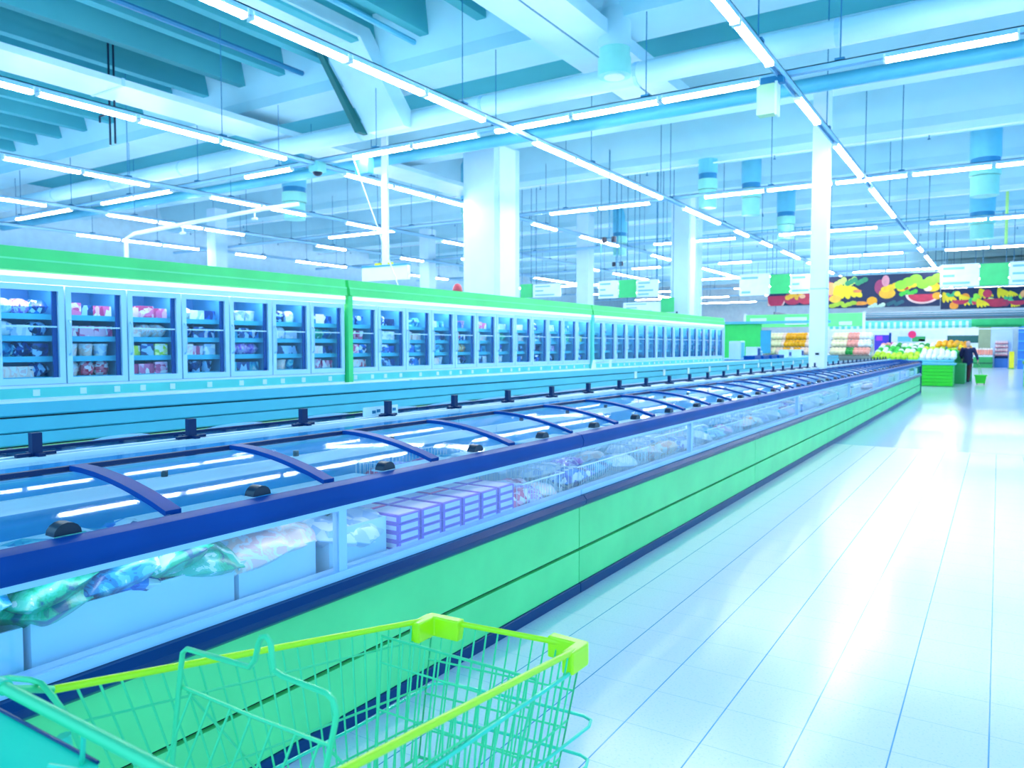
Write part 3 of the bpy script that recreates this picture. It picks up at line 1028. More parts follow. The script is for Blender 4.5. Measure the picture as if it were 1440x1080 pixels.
SHZ = [1.235, 1.40, 1.565, 1.74]
ng = 0
UG = 'frozen goods behind the upright freezer doors'
for si, (ya, yb, nd) in enumerate(SECT):
    L_ = yb - ya
    r = empty('upright_freezer', (CX, ya, 0))
    tag(r, ['upright glass-door freezer at the left with green canopy, first of the row', 'middle upright glass-door freezer between two green divider posts',
            'far upright glass-door freezer ending beside the green wall panel'][si], 'freezer', 'upright freezers in a row')
    bx = lambda a, b, c, d, ch=0.0: MB().box(a, b, 0.003, L_ - 0.003, c, d, ch)
    bx(0.0, -0.03, 0.0, 0.78).build('lower_panel', GREEN, r)
    for (za, zb, xo) in ((0.84, 0.92, 0.03), (0.925, 1.02, 0.02), (1.03, 1.118, 0.0)):
        MB().prism([(xo, za), (xo + 0.012, za + 0.01), (xo, zb), (-0.06, zb), (-0.06, za)], 0.0, L_ + 0.04).build('bumper_slab', SLAB, r)
    bx(-0.012, -0.05, 0.78, 1.1).build('shadow_gap', BLACK, r)  # black strip painted in as the shadow gap below the slabs
    bx(0.004, -0.08, 1.118, 1.13).build('front_sill', WHITE, r)
    bx(-0.08, DX + 0.04, 0.95, 1.04).build('deck', LINERB, r)
    bx(DX + 0.03, DX - 0.02, 1.04, 1.085).build('lower_trim', WHITE, r)
    bx(DX + 0.028, DX - 0.02, 1.085, 1.165).build('mint_strip', MINT, r)
    bx(DX + 0.034, DX - 0.02, 1.165, 1.186).build('door_sill', WHITE, r)
    bx(DX + 0.05, DX - 0.06, 1.978, 2.03).build('band_trim', WHITE, r)
    bx(DX + 0.052, DX - 0.06, 2.03, 2.066).build('light_band', BAND, r, label='glowing white band under the canopy')
    # cabinet inside
    bx(DX - 0.55, DX - 0.57, 1.19, 1.98).build('back_lining', CABIN, r)
    bx(DX - 0.04, DX - 0.7, 1.14, 1.188).build('cabinet_floor', CABIN, r)
    bx(DX - 0.04, DX - 0.7, 1.982, 2.06).build('cabinet_top', WHITE, r)
    pf = [(DX + 0.03, 2.068), (DX + 0.085, 2.075), (DX + 0.075, 2.155), (DX + 0.06, 2.165), (DX + 0.05, 2.255), (DX - 0.1, 2.262), (DX - 0.75, 2.2), (DX - 0.75, 2.07)]
    MB().prism(pf, 0.003, L_ - 0.003).build('canopy', CANOPY, r)
    MB().box(DX + 0.064, DX + 0.078, 0.003, L_ - 0.003, 2.153, 2.167).build('canopy_groove', CANOPY2, r)
    bx(DX - 0.045, DX - 0.075, 1.955, 1.978).build('lamp_strip', TUBE2, r, label='glowing white lamp strip inside the cabinet')
    for z in SHZ:
        s_ = bx(DX - 0.1, DX - 0.54, z - 0.02, z).build('shelf', SHELF, r)
        bx(DX - 0.075, DX - 0.1, z - 0.035, z + 0.01).build('shelf_edge', SHELF, s_)
    if si == 2:
        MB().box(0.0, DX - 0.76, L_ - 0.0, L_ + 0.05, 0, 1.1).box(DX + 0.06, DX - 0.76, L_, L_ + 0.05, 1.1, 2.25).build('end_panel', TRIM, r)
    if si:
        MB().box(DX - 0.02, DX + 0.075, -0.02, 0.05, 1.05, 2.07).build('divider_post', CANOPY if si == 1 else MINT, r)
    w = L_ / nd
    dproto = None
    i0 = 6 if si == 0 else 0     # doors that the photograph can see
    for i in range(i0, nd):
        if dproto is None:
            dproto = make_door(w)
            dd = dproto
        else:
            dd = copy_tree(dproto)
        dd.parent = r
        dd.location = (0, i * w, 0)
        MB().box(DX - 0.54, DX - 0.05, (i + 1) * w - 0.006, (i + 1) * w + 0.006, 1.19, 1.98).build('partition', LINERB, r)
        # price tags on the mint strip
        for q in (0.25, 0.8) if (i * 7 + si) % 3 else (0.55,):
            if i * 2 < 60:
                MB().box(DX + 0.028, DX + 0.034, (i + q) * w - 0.025, (i + q) * w + 0.025, 1.1, 1.15).build('price_tag', TAG, r)
        # goods
        yd = ya + i * w
        dn = '%s door, %s upright freezer' % (ORD[i - i0], SECN[si])
        near = (si == 0) or (si == 1 and i < 6)
        rr = random.Random(100 * si + i)
        theme = [['violet', 'white', 'cream', 'white'], ['pink', 'pink', 'cream', 'red'], ['pink', 'cream', 'yellow', 'pink'], ['blue', 'cream', 'pink', 'navy'], ['white', 'navy', 'violet', 'teal'],
                 ['navy', 'white', 'navy', 'teal'], ['blue', 'green', 'cream', 'pink'], ['blue', 'pink', 'pink', 'red'], ['blue', 'white', 'blue', 'navy'], ['teal', 'cream', 'white', 'blue'],
                 ['navy', 'blue', 'violet', 'white'], ['violet', 'red', 'orange', 'navy'], ['pink', 'cream', 'orange', 'white'], ['white', 'green', 'navy', 'pink'], ['cream', 'cream', 'violet', 'blue'],
                 ['blue', 'teal', 'navy', 'blue'], ['white', 'orange', 'violet', 'navy'], ['teal', 'green', 'orange', 'blue'], ['cream', 'yellow', 'pink', 'white']][(i - i0 + si * 7) % 19]
        if si == 0 and i == 6:
            theme = ['white', 'navy', 'white', 'navy']
        if si == 2:
            theme = [rr.choice(['blue', 'navy', 'teal', 'white', 'cream', 'green', 'pink', 'white']) for _ in range(4)]
        for lv in range(4):
            z = SHZ[lv]
            c = theme[3 - lv]
            kind = rr.choice(['bag', 'carton', 'upright_bag', 'tub', 'carton'])
            if si == 0 and i == 6:
                kind = 'bag'
                c = ['red', 'navy', 'white', 'violet'][lv]
            npos = 3 if near else (2 if si == 1 else 1)
            for p in range(npos):
                cc = c if rr.random() < 0.65 else rr.choice(['white', 'blue', 'navy', 'cream', 'teal'])
                kk = kind if rr.random() < 0.7 else 'carton'
                pos = ['left', 'middle', 'right'][p] if npos == 3 else (['left', 'right'][p] if npos == 2 else 'middle')
                wd_ = (w - 0.14) / npos
                yy = yd + 0.07 + wd_ * (p + 0.5)
                scx = wd_ / {'bag': 0.22, 'carton': 0.13, 'upright_bag': 0.16, 'tub': 0.13}[kk]
                scz = {'bag': 1.3, 'carton': 1.0, 'upright_bag': 0.66, 'tub': 1.1}[kk]
                idx = rr.randint(0, 2)
                if kk == 'carton':
                    scz = 0.8 if idx % 2 else 1.9
                rz = PI / 2
                # shelf space is 0.13 high
                sc3 = (min(scx, 1.7), 0.72 if kk == 'bag' else 1.0, scz)
                if kk == 'tub':
                    sc3 = (1.1, min(1.1, scx), scz)
                    rz = 0
                if kk == 'carton' and idx % 2:
                    sc3 = (min(1.5, wd_ / 0.105), 1.4, scz)
                zz = z + 0.001
                good(kk, cc, (CX + DX - 0.165 - rr.uniform(0, 0.02), yy, zz), rz, '%s %s, %s shelf, %s, %s' % (
                    cc, {'bag': 'flat bag', 'upright_bag': 'standing bag', 'carton': 'carton', 'tub': 'tub'}[kk], ['bottom', 'lower', 'upper', 'top'][lv], pos, dn), UG, idx, sc3)
                ng += 1
print('goods', ng)
# little white price figures standing on the slab
for (x, y, lab) in ((-5.45, 10.85, 'white card standing on the counter edge beside the second green post'), (-5.45, 11.5, 'narrow white card standing on the counter edge, right one of the pair')):
    o = MB().prism([(0, 0), (0.16 if 'beside' in lab else 0.09, 0), (0.14 if 'beside' in lab else 0.09, 0.14), (0.06 if 'beside' in lab else 0, 0.14)], -0.005, 0.005, axis='x').build('white_card', WHITE, loc=(x, y, 1.131))
    tag(o, lab, 'card')
for k in range(12):
    o = MB().box(-0.004, 0.004, -0.05, 0.05, 0, 0.12).build('price_label', TAG, loc=(-5.362, 12.4 + k * 1.35, 0.93))
    tag(o, 'small white price label on the blue slab, %s of those beyond the middle' % ORD[k], 'label', 'price labels on the blue slab')
# ================================================================== THE FAR HALL
ec = empty('chest_counter', (CX, 20.75, 0))
tag(ec, 'blue open chest counter continuing beyond the end of the upright freezers', 'chest counter')
for (za, zb, xo) in ((0.84, 0.92, 0.03), (0.925, 1.02, 0.02), (1.03, 1.118, 0.0)):
    MB().prism([(xo, za), (xo + 0.012, za + 0.01), (xo, zb), (-0.06, zb), (-0.06, za)], 0.0, 11.9).build('bumper_slab', SLAB, ec)
MB().box(0, -0.03, 0, 11.9, 0, 0.8).build('lower_panel', GREEN, ec)
MB().box(0.0, -1.6, 0, 11.9, 1.118, 1.135).build('deck', LINERB, ec)
MB().box(-1.55, -1.6, 0, 11.9, 0.0, 1.118).build('back_panel', SLAB2, ec)
for k in range(6):
    o = empty('counter_machine', (-6.2 + (k % 2) * 0.2, 21.4 + k * 0.95 + (2 if k > 2 else 0), 1.135))
    tag(o, 'white and blue countertop box past the upright freezers, %s from the left' % ORD[k], 'countertop box', 'boxes on the far counter')
    h = [0.5, 0.34, 0.22, 0.2, 0.24, 0.24][k]
    MB().box(-0.16, 0.16, -0.2, 0.2, 0, h, 0.01).build('housing', FRAME, o)
    MB().box(0.16, 0.17, -0.14, 0.14, 0.04, h - 0.04).build('window', NAVY if k % 2 else SLAB, o)
for k in range(4):
    o = MB().box(-0.15, 0.15, -0.3, 0.3, 0, 0.1, 0.01).build('blue_tray', NAVY, loc=(-5.65, 20.95 + k * 0.9, 1.135))
    tag(o, 'dark blue tray on the counter just past the upright freezers, %s one' % ORD[k], 'tray', 'blue trays on the far counter')

gw = empty('green_wall_panel', (-9.05, 32, 0))
tag(gw, 'plain bright green wall panel right behind the end of the upright freezers', 'wall panel')
MB().box(-0.9, 0.75, 0, 0.15, 0, 2.42).build('board', mat('grass_green', (55, 215, 100), 0.5), gw)
MB().box(-1.6, 3.4, -0.15, 0.3, 2.42, 2.52).build('top_shelf', STEEL, gw)
MB().box(0.75, 1.15, -0.02, 0.1, 1.2, 2.15).build('blue_side', SLAB2, gw)
ca = empty('shelf_canopy', (-7.0, 34.45, 2.33))
tag(ca, 'mint green canopy board over the fruit shelves left of the slim column', 'canopy')
MB().box(-2.6, 2.2, 0, 0.1, 0, 0.55).build('board', GREEN, ca)
for (a, b, c, d_) in ((-2.4, -1.7, 0.16, 0.4), (-0.9, 0.0, 0.1, 0.42), (1.3, 1.8, 0.05, 0.2)):
    MB().box(a, b, -0.02, 0, c, d_).build('white_poster', SIGNW, ca)
MB().box(-2.7, -2.6, 0, 0.1, -2.3, 0.6).build('post', WHITE, ca)
MB().box(2.2, 2.3, 0, 0.1, -2.3, 0.6).build('post', WHITE, ca)

SPH = mesh_of(MB().blob((0, 0, 0), (1, 1, 0.92), 8, 6), 'fruit')
FM = {k: mat('fruit_' + k, c, 0.4, var=0.15) for k, c in dict(orange=(255, 172, 0), pale=(255, 210, 190), pink=(252, 165, 150), green=(60, 200, 70), lime=(205, 240, 50), yellow=(252, 225, 30),
                                                             white=(240, 248, 246), red=(235, 70, 90), cream=(255, 232, 190), deep=(24, 150, 60)).items()}
FN = {'orange': 'orange', 'pale': 'peach', 'pink': 'peach', 'green': 'cabbage', 'lime': 'lettuce', 'yellow': 'lemon', 'white': 'cauliflower', 'red': 'tomato', 'cream': 'melon', 'deep': 'broccoli'}


def fruit(c, loc, r, label, grp):
    o = bpy.data.objects.new(FN[c], SPH)
    COL.objects.link(o)
    o.location = loc
    o.scale = (r, r, r)
    o.material_slots[0].link = 'OBJECT'
    o.material_slots[0].material = FM[c]
    tag(o, label, FN[c], grp)


def shelf_unit(x0, x1, y, levels, label):
    o = empty('fruit_shelf', ((x0 + x1) / 2, y, 0))
    tag(o, label, 'fruit shelf')
    w = (x1 - x0) / 2
    for z, yo in levels:
        MB().prism([(yo, z), (yo + 0.55, z + 0.12), (yo + 0.55, z + 0.16), (yo, z + 0.04)], -w, w, axis='x').build('shelf', FRAME, o)
        MB().box(-w, w, yo - 0.02, yo, z - 0.0, z + 0.05).build('shelf_front', mat('brown_shelf_front', (120, 110, 100), 0.6), o)
    MB().box(-w, w, levels[0][1], levels[-1][1] + 0.6, 0, 0.9).build('plinth', FRAME, o)
    MB().box(-w, w, levels[-1][1] + 0.58, levels[-1][1] + 0.62, 0, levels[-1][0] + 0.3).build('back_panel', mat('shelf_back', (236, 226, 214), 0.6), o)


LEV = [(1.1, 0.0), (1.42, 0.3), (1.72, 0.6)]
shelf_unit(-8.45, -6.35, 33, LEV, 'tiered fruit shelf of peaches and oranges just left of the slim column')
shelf_unit(-5.85, -4.3, 33, LEV, 'tiered fruit shelf of pale fruit just right of the slim column')
rr = random.Random(3)
for (xa, xb, side, sec) in ((-8.4, -6.4, 'left', lambda t: 'cream' if t < .3 else ('orange' if .38 < t < .8 else 'pale')), (-5.8, -4.35, 'right', lambda t: 'cream' if t < .4 else ('pink' if t < .7 else 'white'))):
    for li, (z, yo) in enumerate(LEV):
        n = int((xb - xa) / 0.14)
        for i in range(n):
            t = (i + .5) / n
            c = sec(t) if li else (sec(t) if rr.random() < .5 else 'pale')
            if li == 0 and side == 'right':
                c = 'deep' if .35 < t < .6 else ('pink' if t > .6 else 'cream')
            for q in range(2):
                fruit(c, (xa + (xb - xa) * t, 33.1 + yo + q * 0.19, z + 0.15 + q * 0.1), 0.115, '%s on the %s tier of the fruit shelf %s of the slim column' % (
                    {'cream': 'pale round melon', 'orange': 'bright orange', 'pale': 'pale peach', 'pink': 'pink peach', 'white': 'white cauliflower', 'deep': 'dark green broccoli'}[c], ['lowest', 'middle', 'top'][li], side),
                    'fruit on the tiers %s of the slim column' % side)

bp = empty('promo_stand', (-4.45, 38, 0))
tag(bp, 'blue and purple promotional stand behind the fruit shelves', 'display stand')
MB().box(-0.5, 0.35, 0, 0.5, 0, 1.3).build('base', BLUEP, bp)
MB().box(-0.4, 0.3, -0.02, 0, 1.3, 2.0).box(-0.4, 0.3, 0, 0.3, 1.3, 2.0).build('header', mat('blue_violet', (70, 60, 215), 0.4), bp)
MB().box(-0.25, 0.0, -0.04, -0.02, 1.75, 1.95).build('patch', mat('magenta_patch', (190, 60, 220), 0.4), bp)
MB().tube([(0.32, -0.05, 0), (0.32, -0.05, 2.1)], 0.05, 8).build('post', NAVY, bp)

# green crate stand
gs = empty('produce_stand', (-1.9, 32.5, 0))
tag(gs, 'bright green slatted produce stand just past the end of the freezer island', 'produce stand')
MB().box(-0.52, 0.52, -0.3, 0.9, 0, 0.03).build('foot', DEEPG, gs)
for k in range(6):
    MB().box(-0.5, 0.5, -0.32, 0.9, 0.03 + k * 0.128, 0.03 + k * 0.128 + 0.118, 0.01).build('slat', BRIGHTG, gs)
MB().box(-0.56, 0.56, -0.36, 0.95, 0.8, 0.86).build('top_board', SLAB, gs)
g2 = empty('produce_stand', (-1.2, 35.2, 0))
tag(g2, 'deep green produce stand directly left of the walking person', 'produce stand')
MB().box(-0.28, 0.1, -0.3, 1.3, 0, 0.8, 0.03).build('body', DEEPG, g2)
g3 = empty('produce_stand', (1.35, 32.2, 0))
tag(g3, 'green produce stand cut by the right edge of the picture', 'produce stand')
MB().box(-0.55, 0.6, 0.0, 2.2, 0, 0.85, 0.03).build('body', BRIGHTG, g3)
MB().box(-0.6, 0.6, -0.05, 2.2, 0.85, 0.95).build('top_board', DEEPG, g3)
for k in range(6):
    fruit('yellow' if k % 2 else 'white', (0.9 + 0.17 * (k % 3), 32.3 + 0.2 * (k // 3), 1.04 + 0.0 * k), 0.09,
          '%s on the green stand at the right edge' % ('yellow lemon' if k % 2 else 'pale cauliflower'), 'produce on the right edge stand')
pt = empty('produce_table', (-2.6, 35.5, 0))
tag(pt, 'wide low produce table heaped with greens and oranges behind the green stand', 'table')
MB().prism([(-1.7, 0.86), (1.7, 1.5), (1.7, 1.56), (-1.7, 0.92)], -1.75, 1.15, axis='x').build('sloped_top', SLAB, pt)
MB().box(-1.62, 1.05, -1.2, 1.7, 0, 0.86).build('base', DEEPG, pt)
for row in range(9):
    for i in range(14):
        t = i / 13
        x = -4.25 + 2.75 * t
        y = 34.1 + row * 0.33
        z = 0.95 + row * 0.33 * 0.188 + 0.06
        if row < 3:
            c = 'lime' if t < .55 else 'white'
        elif row < 5:
            c = 'white' if rr.random() < .6 else 'green'
        elif row < 7:
            c = rr.choice(['green', 'deep', 'white', 'green'])
            c = 'lime' if t > .6 else c
        else:
            c = 'deep' if rr.random() < .4 else ('pink' if rr.random() < .3 else 'white')
        if row >= 6 and t > .7:
            c = 'orange'
            z += 0.12
        fruit(c, (x + rr.uniform(-.03, .03), y, z + rr.uniform(0, .05)), 0.115, '%s, %s row of the produce table' % (
            {'lime': 'yellow-green lettuce', 'white': 'whitish cauliflower', 'green': 'green cabbage', 'deep': 'dark green broccoli', 'pink': 'pink peach', 'orange': 'bright orange'}[c], ORD[row]),
            'produce on the wide table')
oc = empty('orange_bin', (-1.45, 37.6, 0))
tag(oc, 'tall bin heaped with oranges behind the walking person', 'bin')
MB().box(-0.75, 0.5, 0, 0.9, 0, 1.3).build('bin_body', DEEPG, oc)
MB().box(-0.78, 0.53, -0.03, 0.93, 1.26, 1.32).build('rim', TANW, oc)
for r_ in range(4):
    for i in range(8 - r_):
        fruit('orange' if (i + r_) % 5 else 'yellow', (-2.1 + 0.16 * i + r_ * 0.08, 37.75 + r_ * 0.16, 1.37 + 0.085 * r_), 0.1, '%s heaped in the tall bin, %s layer' % ('orange' if (i + r_) % 5 else 'yellow fruit', ORD[r_]), 'oranges in the tall bin')

# cooler by the far wall, side shelves, yellow post
fc = empty('open_cooler', (0.15, 63.2, 0))
tag(fc, 'tall pale blue open cooler with pink goods by the far wall', 'cooler')
MB().box(-0.65, 0.65, 0.3, 0.9, 0, 3.05).build('surround', TRIM, fc)
MB().box(-0.4, 0.4, 0.0, 0.3, 0, 0.65).build('base', BLUEP, fc)
MB().box(-0.4, 0.4, -0.01, 0.3, 0.65, 0.8).build('dark_gap', NAVYDK, fc)
for k in range(4):
    s_ = MB().box(-0.4, 0.4, 0.0, 0.3, 0.85 + 0.27 * k, 0.9 + 0.27 * k).build('shelf', mat('rose_shelf', (215, 110, 140), 0.5), fc)
    for j in range(5):
        o = MB().box(-0.06, 0.06, -0.08, 0.08, 0, 0.17, 0.01).build('goods_pack', mat('pale_pack', (250, 228, 225), 0.4), loc=(-0.15 + 0.15 * j, 63.35, 0.9 + 0.27 * k))
        tag(o, 'pale pink pack in the far cooler, %s shelf from the bottom, %s from left' % (ORD[k], ORD[j]), 'pack', 'packs in the far cooler')
yp = empty('yellow_stand', (0.72, 60, 0))
tag(yp, 'narrow yellow stand beside the far cooler', 'stand')
MB().box(-0.14, 0.14, -0.1, 0.1, 0, 1.15, 0.03).build('board', YEL, yp)
MB().box(-0.2, 0.2, -0.2, 0.2, 0, 0.05).build('foot', DEEPG, yp)
sb = empty('produce_stand', (-0.85, 62, 0))
tag(sb, 'low green stand of pinkish packs between the person and the far cooler', 'produce stand')
MB().box(-0.65, 0.5, 0, 1.0, 0.0, 0.75, 0.02).build('body', DEEPG, sb)
MB().box(-0.68, 0.53, -0.05, 1.0, 0.3, 0.36).build('ledge', mat('dark_green', (10, 80, 70), 0.5), sb)
MB().prism([(0, 0.76), (1, 1.25), (1, 1.3), (0, 0.82)], -0.65, 0.5, axis='x').build('sloped_top', FRAME, sb)
for r_ in range(4):
    for i in range(7):
        fruit('pink' if r_ < 3 else 'white', (-1.42 + 0.165 * i, 62.15 + r_ * 0.23, 0.96 + 0.11 * r_), 0.09, '%s fruit on the low far stand, %s row' % ('pink' if r_ < 3 else 'whitish', ORD[r_]), 'fruit on the low far stand')
# back wall units
bw = empty('back_counter', (-6.5, 66, 0))
tag(bw, 'bright back counter wall with small dark panels under the striped awning', 'counter')
MB().box(-5.5, 3.2, 0, 0.4, 0, 3.1).build('back_board', mat('lavender_board', (205, 222, 250), 0.5), bw)
for (x, z, w, h, m) in ((0.3, 2.05, 0.45, 0.4, STEEL), (1.3, 2.05, 0.45, 0.4, DEEPG), (-2.6, 2.3, 0.7, 0.25, BLUEP), (2.2, 1.5, 0.9, 1.1, SIGNW), (-0.8, 1.6, 0.5, 0.4, PNK)):
    MB().box(x - w, x + w, -0.06, 0, z - h / 2, z + h / 2).build('wall_poster', m, bw)
rs = MB().lathe([(0.28, 0), (0.28, 0.05)], 18).build('round_sign', mat('magenta_round', (225, 30, 110), 0.4), bw)
rs.location = (0.85, -0.1, 2.4)
rs.rotation_euler = (PI / 2, 0, 0)
kc = empty('kiosk', (-2.2, 66, 0))
tag(kc, 'grey-green kiosk with a dark band in the far back right', 'kiosk')
MB().box(-1.1, 1.0, 0, 0.6, 0, 2.9).build('body', SIGNW, kc)
MB().box(-1.1, 0.9, -0.05, 0, 1.75, 2.3).build('dark_band', mat('bottle_green', (10, 90, 90), 0.5), kc)
MB().box(0.9, 1.9, -0.1, 0.5, 0, 2.9).build('tan_column', TANW, kc)
bs = empty('blue_shelving', (2.3, 60, 0))
tag(bs, 'blue shelving wall at the far right edge', 'shelving')
MB().box(-1.25, 1.5, 0, 0.5, 0, 3.0).build('back_panel', BLUEP, bs)
for k in range(4):
    MB().box(-1.25, 1.5, -0.25, 0, 0.6 + 0.6 * k, 0.65 + 0.6 * k).build('shelf', SLAB, bs)

# striped awning
aw = empty('striped_awning', (-3.3, 45, 2.42))
tag(aw, 'mint and white striped awning spanning the far counters', 'awning')
MB().box(-4.8, 2.1, 0, 0.04, 0.02, 0.42).build('mint_cloth', MINT, aw)
m = MB()
for k in range(23):
    m = MB().box(-4.75 + 0.3 * k, -4.63 + 0.3 * k, -0.015, 0, 0.0, 0.36).build('white_stripe', WHITE, aw)
MB().box(2.1, 6.0, -0.05, 0.15, 0.05, 0.45).build('green_board', SIGNG, aw)
MB().box(2.3, 4.2, -0.08, -0.05, 0.02, 0.12).build('dark_edge', DEEPG, aw)
MB().box(-4.8, 6, 1.5, 1.6, -0.05, 0.0).build('light_ledge', WHITE, aw)
for xx in (-4.7, 6.0):
    MB().tube([(xx, 0.1, 0.42), (xx, 0.1, 5.1)], 0.02, 5).build('hanger_rod', ROD, aw)
TANG = mat('grid_grey', (120, 128, 140), 0.6)
cg = empty('ceiling_grid', (-4.0, 39, 2.7))
tag(cg, 'grey slatted grid hanging right below the fruit banners', 'hanging grid')
for k in range(12):
    MB().box(-5.6, 6.5, 0.3 + k * 0.42, 0.36 + k * 0.42, 0.02 + 0.03 * k, 0.12 + 0.04 * k).build('slat', [TANG, STEEL, TANG, WHITE][k % 4], cg)
for xx in (-5.5, 6.4):
    MB().box(xx, xx + 0.06, 0, 5.6, 0.1, 0.5).build('side_rail', TANG, cg)
    MB().tube([(xx, 0.4, 0.5), (xx, 0.4, 4.9)], 0.015, 5).build('hanger_rod', ROD, cg)
gcl = structure(MB().box(-4.2, 13.8, 46, 71.8, 5.55, 5.7).build('trim_99', GREYD))


# fruit banners: flat printed boards, the print is shallow coloured fields
def disc(m, cx, cz, rx, rz, y, n=14, rot=0.0, a0=0, a1=2 * PI):
    pr = []
    for i in range(n):
        a = a0 + (a1 - a0) * i / (n - (0 if a1 - a0 > 6.2 else 1))
        px, pz = rx * math.cos(a), rz * math.sin(a)
        pr.append((cx + px * math.cos(rot) - pz * math.sin(rot), cz + px * math.sin(rot) + pz * math.cos(rot)))
    return m.prism(pr, y - 0.004, y)


def fruit_banner(name, x0, x1, z0, z1, y, label, seed, big, hand=None):
    o = empty(name, ((x0 + x1) / 2, y, z0))
    tag(o, label, 'banner', 'fruit picture banners')
    w, h = (x1 - x0) / 2, z1 - z0
    MB().box(-w, w, 0, 0.05, 0, h).build('board', mat('banner_navy', (14, 36, 84), 0.5), o)
    q = random.Random(seed)
    cols_ = [(250, 205, 30), (250, 150, 40), (215, 50, 90), (150, 225, 70), (60, 180, 120), (170, 50, 90), (250, 225, 60), (235, 245, 160), (248, 170, 110)]
    n = int(w * 2 * big * 1.7) if hand is None else 0
    for i in range(n):
        cx = -w + 0.25 + (2 * w - 0.5) * (i + q.random() * .5) / n
        lv = q.random()
        cz = h * (0.15 + 0.62 * lv)
        c = cols_[i * 5 % 9] if q.random() < .6 else cols_[q.randint(0, 8)]
        kind = q.choice(['round', 'banana', 'melon', 'round', 'leafy'])
        r0 = h * q.uniform(.12, .22)
        mm = MB()
        yy = -0.001 - 0.0045 * (i % 6)
        if kind == 'banana':
            for k in range(4):
                disc(mm, cx + (k - 1.5) * r0 * .5, cz, r0 * .35, r0 * 1.2, yy - 0.0004 * k, rot=0.3 * (k - 1.5) + .5)
            c = (252, 214, 30)
        elif kind == 'melon':
            disc(mm, cx, cz, r0 * 2.2, r0 * 1.3, yy, a0=PI, a1=2 * PI)
            c = (200, 44, 84)
        elif kind == 'leafy':
            for k in range(5):
                disc(mm, cx + q.uniform(-1, 1) * r0, cz + q.uniform(-.7, .7) * r0, r0 * .6, r0 * .5, yy - 0.0004 * k)
            c = q.choice([(150, 225, 70), (60, 180, 120), (14, 60, 96)])
        else:
            disc(mm, cx, cz, r0, r0, yy)
        keep = [v for v in mm.v]
        mm.v = [(max(-w, min(w, a)), b, max(0.0, min(h, c_))) for a, b, c_ in keep]
        mm.build('printed_fruit', mat('print_%d_%d_%d' % c, c, 0.5, var=0.12, scale=4), o)
    for i, (fx, fz, kd, rx, rz, c) in enumerate(hand or []):
        mm = MB()
        cx, cz = -w + fx * 2 * w, fz * h
        yy = -0.001 - 0.0042 * (i % 8)
        if kd == 'bunch':
            for k in range(5):
                disc(mm, cx + (k - 2) * rx * .42, cz + (k % 2) * .04, rx * .3, rz, yy - 0.0004 * k, rot=0.22 * (k - 2) + .35)
        elif kd == 'half':
            disc(mm, cx, cz, rx, rz, yy, a0=PI, a1=2 * PI)
        elif kd == 'leafy':
            for k in range(6):
                disc(mm, cx + (k - 2.5) * rx * .36, cz + (k % 3 - 1) * rz * .35, rx * .32, rz * .6, yy - 0.0004 * k)
        else:
            disc(mm, cx, cz, rx, rz, yy)
        mm.v = [(max(-w, min(w, a)), b, max(0.0, min(h, c_))) for a, b, c_ in mm.v]
        mm.build('printed_fruit', mat('print_%d_%d_%d' % c, c, 0.5, var=0.12, scale=4), o)
    for s in (-1, 1):
        MB().tube([(s * (w - 0.2), 0.03, h), (s * (w - 0.2), 0.03, 7.6 - z0)], 0.012, 5).build('hanger_rod', ROD, o)


fruit_banner('fruit_banner', -6.95, -2.22, 3.25, 4.72, 38.0, 'large hanging fruit picture banner right of the slim white column', 5, 6, [
    (.03, .55, 'disc', .2, .5, (190, 70, 120)), (.06, .62, 'disc', .22, .3, (250, 170, 110)), (.19, .8, 'leafy', .42, .28, (210, 235, 120)), (.2, .5, 'bunch', .5, .34, (250, 214, 40)),
    (.1, .3, 'disc', .26, .18, (250, 190, 70)), (.29, .82, 'leafy', .4, .2, (50, 150, 110)), (.3, .52, 'disc', .18, .07, (245, 140, 90)), (.17, .12, 'leafy', .5, .16, (170, 200, 60)),
    (.43, .2, 'disc', .22, .2, (250, 170, 30)), (.33, .14, 'disc', .3, .09, (240, 150, 60)), (.5, .62, 'disc', .24, .34, (170, 60, 110)), (.545, .8, 'disc', .16, .26, (230, 150, 170)),
    (.56, .42, 'disc', .34, .24, (250, 180, 50)), (.66, .6, 'leafy', .6, .22, (250, 200, 40)), (.72, .56, 'disc', .1, .08, (210, 60, 50)), (.83, .74, 'leafy', .8, .34, (150, 225, 60)),
    (.74, .42, 'leafy', .3, .16, (70, 195, 70)), (.47, .04, 'leafy', .3, .16, (190, 215, 200)), (.86, .36, 'half', .68, .42, (240, 200, 200)), (.86, .36, 'half', .58, .34, (205, 46, 84)),
    (.97, .8, 'disc', .2, .2, (232, 60, 50)), (.94, .56, 'disc', .28, .2, (250, 205, 40)), (.98, .3, 'disc', .2, .16, (250, 165, 40)), (.9, .52, 'disc', .16, .12, (240, 210, 190)), (.63, .12, 'leafy', .3, .14, (30, 90, 110))])
fruit_banner('fruit_banner', -9.6, -6.98, 3.45, 4.05, 38.2, 'low red melon picture banner left of the slim white column', 12, 5, [
    (.14, .8, 'half', .5, .7, (235, 190, 190)), (.15, .8, 'half', .42, .6, (180, 40, 84)), (.45, .55, 'disc', .42, .3, (190, 50, 90)), (.5, .75, 'leafy', .4, .2, (245, 180, 60)),
    (.68, .5, 'disc', .36, .26, (200, 60, 90)), (.62, .7, 'disc', .14, .1, (250, 190, 150)), (.85, .4, 'disc', .3, .25, (240, 150, 80)), (.93, .75, 'disc', .2, .2, (30, 80, 100))])
fruit_banner('fruit_banner', -2.2, 5.5, 3.1, 4.0, 38.2, 'long low fruit picture banner under the white boards at right', 21, 5)


